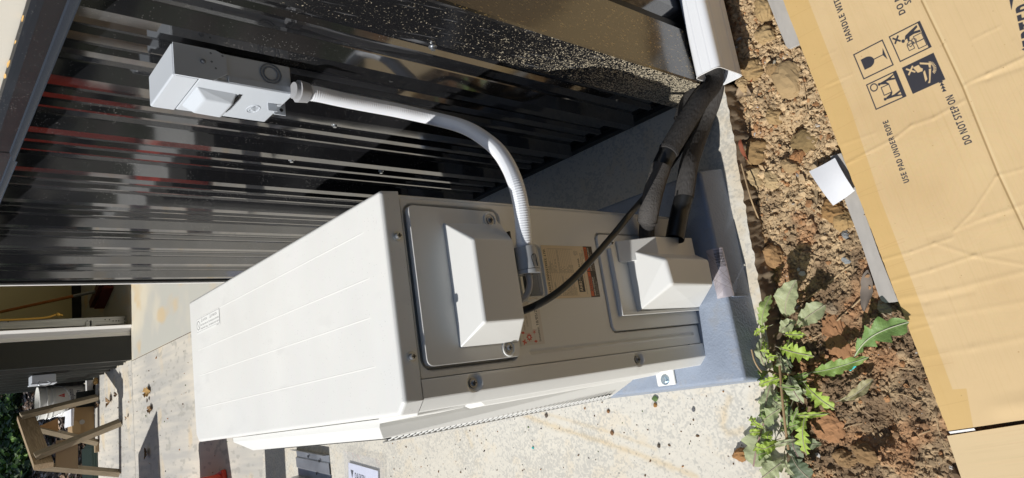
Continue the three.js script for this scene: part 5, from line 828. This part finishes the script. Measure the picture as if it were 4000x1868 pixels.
{
  // timber trestle
  const t = thing('sawhorse', 'weathered wooden sawhorse standing on the concrete beyond the unit', 'sawhorse', [-0.18, G, -5.6]);
  const a = V3(0.035, 0.478, -6.0), b = V3(-0.355, 0.478, -5.16), d = b.clone().sub(a).setY(0).normalize(), s = V3(-d.z, 0, d.x);
  const beam = (p, q, w, h, m, name, lab) => { const dir = q.clone().sub(p).normalize(); let side = V3(-dir.z, 0, dir.x); if (side.length() < 0.01) side = V3(1, 0, 0); side.normalize(); const up = side.clone().cross(dir).normalize(); const g = new THREE.BoxGeometry(p.distanceTo(q), h, w); const mtx = new THREE.Matrix4().makeBasis(dir, up, side).setPosition(p.clone().add(q).multiplyScalar(0.5)); g.applyMatrix4(mtx); return part(t, name, g, m, lab); };
  beam(a.clone().setY(0.424), b.clone().setY(0.424), 0.038, 0.115, M.wood, 'top_beam');
  const leg = (top, foot, m) => { const dir = foot.clone().sub(top).normalize(), across = d.clone().addScaledVector(dir, -dir.dot(d)).normalize(), up = across.clone().cross(dir).normalize(); const g = new THREE.BoxGeometry(top.distanceTo(foot), 0.036, 0.070); g.applyMatrix4(new THREE.Matrix4().makeBasis(dir, up, across).setPosition(top.clone().add(foot).multiplyScalar(0.5))); part(t, 'leg', g, m); };
  const ai = a.clone().addScaledVector(d, 0.05), bi = b.clone().addScaledVector(d, -0.10); const hi = p => p.clone().setY(0.465), o = 0.035;
  const sr = s.x > 0 ? s : s.clone().negate();
  leg(hi(ai).addScaledVector(sr, o), V3(0.125, G + 0.01, -5.95), M.woodGrey); leg(hi(bi).addScaledVector(sr, o), V3(-0.127, G + 0.01, -5.20), M.woodGrey);
  leg(hi(bi).addScaledVector(sr, -o), V3(-0.495, G + 0.01, -5.29), M.woodGrey); leg(hi(ai).addScaledVector(sr, -o), V3(-0.244, G + 0.01, -5.99), M.woodGrey);
  const quad = (pts, z, th, m, name) => part(t, name, hull(pts.flatMap(([x, y]) => { const p = at(x, y, 'z', z); return [[p.x, p.y, z], [p.x, p.y, z - th]]; })), m);
  quad([[218, 1722], [303, 1712], [304, 1832], [216, 1826]], -5.235, 0.014, M.wood, 'brace_board');
  quad([[150, 1666], [226, 1634], [228, 1694], [150, 1690]], -5.97, 0.014, M.woodRed, 'brace_board');
  quad([[138, 1826], [205, 1800], [207, 1826], [148, 1832]], -5.21, 0.03, M.woodGrey, 'end_block');
}
{
  // paint bucket
  const bx = 0.155, bz = -6.36; const t = thing('paint_bucket', 'white plastic paint bucket with lettering standing against the far building corner', 'bucket', [bx, G, bz]);
  const pr = [[0, 0], [0.118, 0], [0.122, 0.006], [0.131, 0.27], [0.131, 0.275], [0.138, 0.278], [0.138, 0.284], [0.132, 0.287], [0.133, 0.312], [0.141, 0.315], [0.141, 0.321], [0.134, 0.324], [0.136, 0.368], [0.141, 0.371], [0.141, 0.376], [0.133, 0.377], [0.118, 0.012], [0, 0.012]];
  part(t, 'pail', new THREE.LatheGeometry(pr.map(([x, y]) => new THREE.Vector2(x, y)), 48).translate(bx, G, bz), std({ color: RGB(0.74, 0.74, 0.70), roughness: 0.45, side: THREE.DoubleSide }));
  const lab = canvasTex(1024, 512, (g, w, h) => { g.fillStyle = '#e4e0d6'; g.fillRect(0, 0, w, h); g.fillStyle = '#c8332c'; g.beginPath(); g.moveTo(560, 30); g.lineTo(630, 140); g.lineTo(490, 140); g.closePath(); g.fill(); g.fillStyle = '#e4e0d6'; g.font = 'bold 70px sans-serif'; g.fillText('!', 548, 128); g.fillStyle = '#2e2c4a'; g.font = 'bold 112px sans-serif'; g.fillText('Benjamin', 290, 290, 520); g.fillText('Moore', 400, 410, 330); g.fillStyle = '#cf4b45'; g.fillRect(120, 40, 110, 130); g.fillRect(90, 250, 120, 60); g.fillRect(470, 450, 160, 8); g.strokeStyle = '#8c867a'; g.lineWidth = 6; g.strokeRect(120, 40, 110, 130); });
  part(t, 'label', new THREE.CylinderGeometry(0.1318, 0.1235, 0.225, 40, 1, true, -0.75, 1.9).translate(bx, G + 0.145, bz), std({ map: lab, roughness: 0.45, side: THREE.DoubleSide }));
  part(t, 'handle', tube([[bx - 0.139, G + 0.30, bz], [bx - 0.10, G + 0.20, bz + 0.13], [bx, G + 0.16, bz + 0.155], [bx + 0.10, G + 0.20, bz + 0.13], [bx + 0.139, G + 0.30, bz]], 0.003, 30, 6), M.steel);
}
{
  // carton and scraps beneath the trestle
  const z = -6.12; const A = at(284, 1592, 'z', z), Bq = at(362, 1690, 'z', z); const x0 = Math.min(A.x, Bq.x), x1 = Math.max(A.x, Bq.x), yt = A.y;
  const t = thing('cardboard_box', 'open brown cardboard box beneath the sawhorse', 'box', [(x0 + x1) / 2, G, z - 0.12]);
  part(t, 'carton', box(x0, x1, G + 0.004, yt, z - 0.24, z), M.boardBrown);
  part(t, 'flap', hull([[280, 1643], [282, 1692], [314, 1690], [316, 1660], [300, 1645]].flatMap(([x, y]) => { const p = at(x, y, 'z', z + 0.02); return [[p.x, p.y, z + 0.02], [p.x, p.y, z + 0.014]]; })), M.board);
  part(t, 'hand_hole', cyl(at(320, 1649, 'z', z + 0.002), at(320, 1649, 'z', z + 0.002).add(V3(0, 0, 0.002)), 0.02, 0.02, 20), std({ color: RGB(0.42, 0.40, 0.38), roughness: 0.8 }));
  const s = new THREE.Shape(); [[226, 1620], [284, 1596], [281, 1664], [252, 1672], [255, 1627], [227, 1630]].forEach(([x, y], i) => { const p = at(x, y, 'y', yt + 0.03); i ? s.lineTo(p.x, -p.z) : s.moveTo(p.x, -p.z); });
  single('white_panel', new THREE.ExtrudeGeometry(s, { depth: 0.012, bevelEnabled: false }).rotateX(-Math.PI / 2).translate(0, yt + 0.02, 0), M.paper, 'white cut foam panel lying on the brown box beneath the sawhorse', 'panel');
  const p0 = at(330, 1862, 'y', G + 0.02);
  const gs = thing('roofing_sheets', 'dark green ribbed metal sheets lying behind the sawhorse', 'metal sheet', [-0.6, G, -6.2]);
  for (let i = 0; i < 3; i++) part(gs, 'sheet_panel', bent([...Array(9)].flatMap((_, k) => { const zz = -6.03 - i * 0.012 - k * 0.045; return [[zz, 0], [zz - 0.008, 0.012], [zz - 0.018, 0.012], [zz - 0.026, 0]]; }), 0.003, ([zz, y], x) => [x, G + 0.004 + i * 0.014 + y, zz], -1.6, -0.235 - i * 0.02), M.green);
  const w = at(345, 1505, 'y', G + 0.03); single('foam_block', rbox(w.x - 0.09, w.x + 0.05, G, G + 0.05, w.z - 0.02, w.z + 0.02, 0.006), M.trimWhite, 'short white board lying beside the bucket at the wall corner', 'board');
  const dk = at(320, 1548, 'z', -6.1); single('dark_shingle', hull([[0.20, G, -6.10], [0.06, G, -6.05], [0.20, 0.05, -6.16], [0.07, 0.06, -6.12], [0.205, G, -6.11], [0.065, G, -6.06]]), M.blackMatt, 'dark offcut leaning against the paint bucket', 'offcut');
  single('insulation_scrap', lump(41, 0.03, 0.02, 0.03, 0.5).translate(0.262, G + 0.02, -5.95), M.foamSeal, 'rusty orange scrap at the foot of the far black wall', 'scrap');
  single('wood_offcut', rbox(-0.20, -0.13, G, G + 0.03, -6.02, -5.98, 0.004).rotateY(0.02), M.wood, 'pale wood offcut at the far foot of the sawhorse', 'offcut');
}
{
  // galvanised channel, literature bag, red box near the lower frame edge
  const y = G, A = at(1165, 1762, 'y', y), A2 = at(1292, 1803, 'y', y), Bq = at(1292, 1872, 'y', y);
  const t = thing('steel_channel', 'galvanised steel channel offcut lying on the concrete in front of the unit', 'metal offcut', [-0.5, G, -2.0]);
  const ln = [[-0.43, 0.030], [-0.432, 0.001], [-0.462, 0.001], [-0.465, 0.006], [-0.505, 0.006], [-0.508, 0.001], [-0.540, 0.001], [-0.542, 0.034]];
  const chan = bent(ln, 0.0016, ([x, h], s) => [x - 0.015 - (s + 2.0) * -0.11 * -1, G + h + 0.001, s], -2.165, -1.862); part(t, 'channel', chan, M.galv);
  for (const [x, yy] of [[1203, 1784], [1246, 1802], [1236, 1850]]) { const p = at(x, yy, 'y', G + 0.008); part(t, 'bolt_hole', cyl([p.x, G + 0.0072, p.z], [p.x, G + 0.0086, p.z], 0.006, 0.006, 14), M.dark); }
  const doc = canvasTex(512, 512, (g, w, h) => { g.fillStyle = '#dfe3f4'; g.fillRect(0, 0, w, h); g.fillStyle = '#23232e'; g.font = 'bold 54px sans-serif'; g.fillText('DAIKIN', 110, 92, 190); g.beginPath(); g.moveTo(40, 42); g.lineTo(92, 42); g.lineTo(66, 98); g.closePath(); g.fill(); g.font = '30px sans-serif'; g.fillText('Installation manual', 130, 250, 300); g.fillStyle = '#9aa0b8'; for (let i = 0; i < 8; i++) g.fillRect(60, 300 + i * 22, 380, 5); });
  const p1 = at(1362, 1807, 'y', G + 0.006), p2 = at(1478, 1840, 'y', G + 0.006), bagY = G + 0.006; const u = p2.clone().sub(p1), ul = u.length(); u.normalize(); const v = V3(-u.z, 0, u.x); if (v.x > 0) v.negate();
  const bag = thing('literature_bag', 'clear plastic bag holding a white printed manual on the concrete', 'bag', [p1.x, G, p1.z]);
  const pl = (a, b, h) => { const p = p1.clone().addScaledVector(u, a).addScaledVector(v, b); return [p.x, h, p.z]; };
  part(bag, 'manual', sheet(4, 4, (a, b) => pl(a * ul, b * ul * 1.35, bagY + 0.002), (a, b) => [a, 1 - b]), std({ map: doc, roughness: 0.5 }));
  part(bag, 'manual_back', sheet(4, 4, (a, b) => pl(a * ul, b * ul * 1.35, bagY - 0.002)), M.paper);
  part(bag, 'film', sheet(30, 30, (a, b) => pl(-0.02 + a * (ul + 0.07), -0.045 + b * (ul * 1.4 + 0.05), bagY + 0.005 + 0.006 * fbm(a * 7, b * 7, 256, 3) + 0.010 * Math.pow(Math.abs(b - 0.5) * 2, 8) * fbm(a * 9, 1, 256, 2))), phys({ color: RGB(0.97, 0.97, 0.98), transmission: 0.9, thickness: 0, roughness: 0.12, side: THREE.DoubleSide }));
  const rc = thing('tool_box', 'red plastic tool box, only its corner seen at the frame edge', 'tool box', [-0.72, G, -3.28]);
  rc.rotation.y = 0; const rot = g => g.translate(0.505, 0, 3.04).rotateY(0.2).translate(-0.505, 0, -3.04);
  part(rc, 'body', rot(rbox(-0.80, -0.515, G, G + 0.20, -3.48, -3.045, 0.015)), M.red); part(rc, 'lid', rot(rbox(-0.805, -0.505, G + 0.20, G + 0.27, -3.49, -3.038, 0.02)), M.red); part(rc, 'base_rim', rot(rbox(-0.81, -0.500, G + 0.001, G + 0.028, -3.49, -3.030, 0.008)), M.red);
  part(rc, 'handle', rot(tube([[-0.66, G + 0.265, -3.38], [-0.66, G + 0.315, -3.36], [-0.66, G + 0.315, -3.16], [-0.66, G + 0.265, -3.14]], 0.012, 24, 8)), M.rubber);
}
{
  // things just outside the frame whose shadows and reflections are seen
  const t = thing('plank_stack', 'tall narrow board standing on the concrete outside the frame', 'board', [-1.02, G, -2.44]); part(t, 'plank', rbox(-1.06, -1.02, G, 0.78, -2.56, -2.335, 0.004), M.wood); part(t, 'foot', rbox(-1.14, -0.98, G, G + 0.04, -2.56, -2.335, 0.004), M.wood);
  const b = thing('wheelie_bin', 'red wheeled bin standing on the concrete outside the frame', 'bin', [-1.42, G, -4.5]);
  part(b, 'body', hull([[-1.66, G + 0.06, -4.72, 0.02], [-1.22, G + 0.06, -4.72, 0.02], [-1.66, G + 0.06, -4.36, 0.02], [-1.22, G + 0.06, -4.36, 0.02], [-1.72, 0.70, -4.78, 0.02], [-1.17, 0.70, -4.78, 0.02], [-1.72, 0.84, -4.32, 0.02], [-1.17, 0.84, -4.32, 0.02]]), M.red);
  part(b, 'lid', hull([[-1.76, 0.72, -4.80, 0.015], [-1.12, 0.70, -4.80, 0.015], [-1.76, 0.90, -4.30, 0.015], [-1.12, 0.98, -4.335, 0.012], [-1.12, 0.80, -4.50, 0.015], [-1.7, 0.96, -4.4, 0.015]]), M.red);
  for (const z of [-4.72, -4.36]) part(b, 'wheel', cyl([-1.690, G + 0.1, z - 0.03], [-1.690, G + 0.1, z + 0.03], 0.1, 0.1, 28), M.rubber);
}
// dry leaves lying on the concrete
{
  const spots = [[426, 1571, 0.085, 'curled brown leaf lying on the concrete between the sawhorse legs'], [453, 1541, 0.045, 'small brown leaf near the shadow of the black wall'], [575, 1532, 0.075, 'golden brown oak leaf on the sunny concrete near the garage threshold'], [584, 1600, 0.06, 'dark folded leaf on the sunny concrete'], [575, 1565, 0.035, 'tiny brown leaf between the oak leaf and the folded leaf'], [573, 1771, 0.085, 'twisted brown leaf beside the pointed shadow'], [493, 1634, 0.035, 'small dark leaf bit beside the near sawhorse foot'], [381, 1583, 0.06, 'brown leaf behind the sawhorse']];
  spots.forEach(([px, py, s, label], i) => { const p = at(px, py, 'y', G + 0.012), r = rng(800 + i), a0 = 1.4 + r() * 0.6; single('fallen_leaf', sheet(22, 8, (a, b) => { const tt = (b - 0.5) * 2, w = s * 0.22 * Math.pow(Math.sin(Math.PI * clamp(a * 0.94 + 0.03)), 0.6) * (0.55 + 0.6 * Math.abs(Math.sin(a * 9 + i))); const x = (a - 0.5) * s * 0.8, y = tt * w; return [p.x + x * Math.cos(a0) - y * Math.sin(a0) * 2, p.y + 0.18 * s * tt * tt + 0.12 * s * Math.sin(a * 3 + i), p.z + (x * Math.sin(a0) + y * Math.cos(a0)) * 1.4]; }), std({ color: RGB(...[[0.26, 0.16, 0.08], [0.40, 0.25, 0.09], [0.15, 0.09, 0.05]][i === 2 ? 1 : i % 3 === 0 ? 0 : 2]), roughness: 0.85, side: THREE.DoubleSide }), label, 'dead leaf'); });
}
// leaf litter and low green plants past the concrete, in broken shade
{
  const r = rng(17), mm = new THREE.Matrix4(), q = new THREE.Quaternion(), e = new THREE.Euler();
  const lf = new THREE.PlaneGeometry(1, 1.7, 2, 2); { const p = lf.attributes.position; for (let i = 0; i < p.count; i++) { const x = p.getX(i), y = p.getY(i); p.setX(i, x * (Math.abs(y) > 0.5 ? 0.15 : 1)); p.setZ(i, 0.25 * x * x + 0.1 * y * y); } lf.computeVertexNormals(); }
  const lit = new THREE.InstancedMesh(lf, std({ roughness: 0.9, side: THREE.DoubleSide }), 9000); lit.name = 'leaf_litter'; lit.userData.kind = 'stuff'; tag(lit, 'brown dry leaf litter covering the ground past the concrete', 'leaf litter');
  for (let i = 0; i < 9000; i++) { const z = -6.05 - Math.pow(r(), 1.3) * 7, x = -1.6 + r() * 2.6, s = 0.020 + 0.034 * r(); e.set(-Math.PI / 2 + (r() - 0.5) * 1.1, (r() - 0.5) * 0.9, r() * 6); mm.compose(V3(x, -0.135 + r() * 0.03, z), q.setFromEuler(e), V3(s, s, s)); lit.setMatrixAt(i, mm); const k = 0.6 + 0.7 * r(); lit.setColorAt(i, r() < 0.3 ? RGB(0.46 * k, 0.39 * k, 0.34 * k) : r() < 0.5 ? RGB(0.30 * k, 0.20 * k, 0.13 * k) : RGB(0.13 * k, 0.09 * k, 0.07 * k)); } lit.castShadow = lit.receiveShadow = true; scene.add(lit);
  const gc = new THREE.InstancedMesh(lf, phys({ roughness: 0.6, side: THREE.DoubleSide, transmission: 0.25, thickness: 0 }), 12000); gc.name = 'ground_cover'; gc.userData.kind = 'stuff'; tag(gc, 'bright and dark green ground cover plants beyond the leaf litter', 'ground cover');
  let n = 0; for (let i = 0; i < 30000 && n < 12000; i++) { const z = -9.5 - r() * 8, x = -2.2 + r() * 3.6; const dens = fbm(x * 2.6 + 9, z * 2.6, 256, 3) + 0.10 * sst(-7.6, -10.5, z); if (dens < 0.66) continue; const s = 0.035 + 0.05 * r(), h = r() * 0.16 * clamp((dens - 0.5) * 5); e.set(-Math.PI / 2 + (r() - 0.5) * 1.6, (r() - 0.5) * 1.4, r() * 6); mm.compose(V3(x, -0.12 + h, z), q.setFromEuler(e), V3(s, s, s)); gc.setMatrixAt(n, mm); const k = 0.7 + 0.6 * r(); gc.setColorAt(n, r() < 0.35 ? RGB(0.20 * k, 0.36 * k, 0.05 * k) : RGB(0.07 * k, 0.12 * k, 0.03 * k)); n++; } gc.count = n; gc.castShadow = gc.receiveShadow = true; scene.add(gc);
}
// trees outside the frame that shade the ground behind and show dark in the glossy wall
{
  const bark = std({ color: RGB(0.09, 0.07, 0.055), roughness: 0.95 }), fol = std({ color: RGB(0.045, 0.085, 0.022), roughness: 0.7, side: THREE.DoubleSide });
  function tree(x, z, h, R, seed) {
    const r = rng(seed), t = new THREE.Group(); t.name = numbered('oak_tree'); t.position.set(x, -0.15, z); scene.add(t);
    const trunk = [cyl([x, -0.15, z], [x + 0.1, h * 0.55, z], 0.17, 0.10, 12)]; for (let i = 0; i < 7; i++) { const a = i * 2.4, y = h * (0.35 + 0.04 * i); trunk.push(cyl([x + 0.07, y, z], [x + Math.cos(a) * R * 0.7, y + R * 0.5, z + Math.sin(a) * R * 0.7], 0.05, 0.02, 7)); }
    part(t, 'trunk', trunk, bark);
    const pos = []; for (let i = 0; i < 11000; i++) { const u = r() * 6.283, c = 2 * r() - 1, k = Math.cbrt(r()), s = Math.sqrt(1 - c * c); const p = [x + Math.cos(u) * s * R * k, h * 0.66 + c * R * 0.8 * k, z + Math.sin(u) * s * R * k]; if (fbm(p[0] * 1.4 + 50, p[2] * 1.4 + p[1] + 50, 256, 2) < 0.42) continue; const d = 0.05 + 0.06 * r(), a = V3(r() - 0.5, r() - 0.5, r() - 0.5).normalize().multiplyScalar(d), b = V3(r() - 0.5, r() - 0.5, r() - 0.5).normalize().multiplyScalar(d); pos.push(p[0] - a.x, p[1] - a.y, p[2] - a.z, p[0] + b.x, p[1] + b.y, p[2] + b.z, p[0] + a.x, p[1] + a.y, p[2] + a.z); }
    const g = new THREE.BufferGeometry(); g.setAttribute('position', new THREE.Float32BufferAttribute(pos, 3)); g.computeVertexNormals(); g.setAttribute('uv', new THREE.Float32BufferAttribute(new Float32Array(pos.length / 3 * 2), 2));
    part(t, 'crown', g, fol); return t;
  }
  tag(tree(-4.7, -10.4, 7.2, 2.3, 1), 'leafy tree standing left of the frame, nearest the drive', 'tree', 'trees outside the frame'); tag(tree(-5.6, -13.5, 8.5, 2.8, 2), 'leafy tree standing left of the frame, farther from the drive', 'tree', 'trees outside the frame'); tag(tree(-7.4, -8.6, 8.6, 2.2, 3), 'leafy tree standing left of the frame, close behind the litter', 'tree', 'trees outside the frame');
}

// a row of dense evergreens behind the photographer
{
  const bark = std({ color: RGB(0.09, 0.07, 0.055), roughness: 0.95 }), fol = std({ color: RGB(0.028, 0.045, 0.018), roughness: 0.8, side: THREE.DoubleSide });
  const r = rng(5), pos = []; for (let i = 0; i < 5200; i++) { const y = 0.3 + 6.4 * Math.pow(r(), 1.2), R = 1.25 * (1 - y / 7.4) * Math.sqrt(0.25 + 0.75 * r()), a = r() * 6.283, p = V3(R * Math.cos(a), y, R * Math.sin(a)), d = 0.14 + 0.12 * r(); const u = V3(r() - 0.5, r() - 0.5, r() - 0.5).normalize().multiplyScalar(d), v = V3(r() - 0.5, r() - 0.5, r() - 0.5).normalize().multiplyScalar(d * 0.6); pos.push(p.x - u.x, p.y - u.y, p.z - u.z, p.x + v.x, p.y + v.y, p.z + v.z, p.x + u.x, p.y + u.y, p.z + u.z); }
  const g = new THREE.BufferGeometry(); g.setAttribute('position', new THREE.Float32BufferAttribute(pos, 3)); g.computeVertexNormals(); g.setAttribute('uv', new THREE.Float32BufferAttribute(new Float32Array(pos.length / 3 * 2), 2));
  const t0 = thing('evergreen_tree', 'tall dense evergreen in the row behind the photographer', 'tree', [-7.5, -0.15, 6.4], 'evergreens behind the photographer');
  t0.add(shade(new THREE.Mesh(cyl([0, 0, 0], [0, 6.4, 0], 0.13, 0.03, 10), bark))); t0.children[0].name = 'trunk'; t0.add(shade(new THREE.Mesh(g, fol))); t0.children[1].name = 'crown';
  for (let i = 0; i < 9; i++) { const c = t0.clone(); c.name = numbered('evergreen_tree'); c.position.set(-11.5 + 0.6 * Math.sin(i * 1.9), -0.15, 4.4 - i * 2.1); c.rotation.y = i * 1.7; c.userData.label = 'tall dense evergreen in the row across the drive'; c.userData.group = 'evergreens across the drive'; scene.add(c); }
  for (let i = 1; i < 11; i++) { const c = t0.clone(); c.name = numbered('evergreen_tree'); c.position.set(-7.5 + i * 1.5, -0.15, 6.4 + 0.5 * Math.sin(i * 2.3)); c.rotation.y = i * 1.1; scene.add(c); }
}

// ------------------------------------------------------------------ draw
const renderer = new THREE.WebGLRenderer({ antialias: true });
renderer.setSize(1024, 478);
renderer.shadowMap.enabled = true; renderer.shadowMap.type = THREE.PCFSoftShadowMap;
renderer.toneMapping = THREE.LinearToneMapping; renderer.toneMappingExposure = EXPOSURE;
renderer.outputColorSpace = THREE.SRGBColorSpace;
renderer.render(scene, camera);
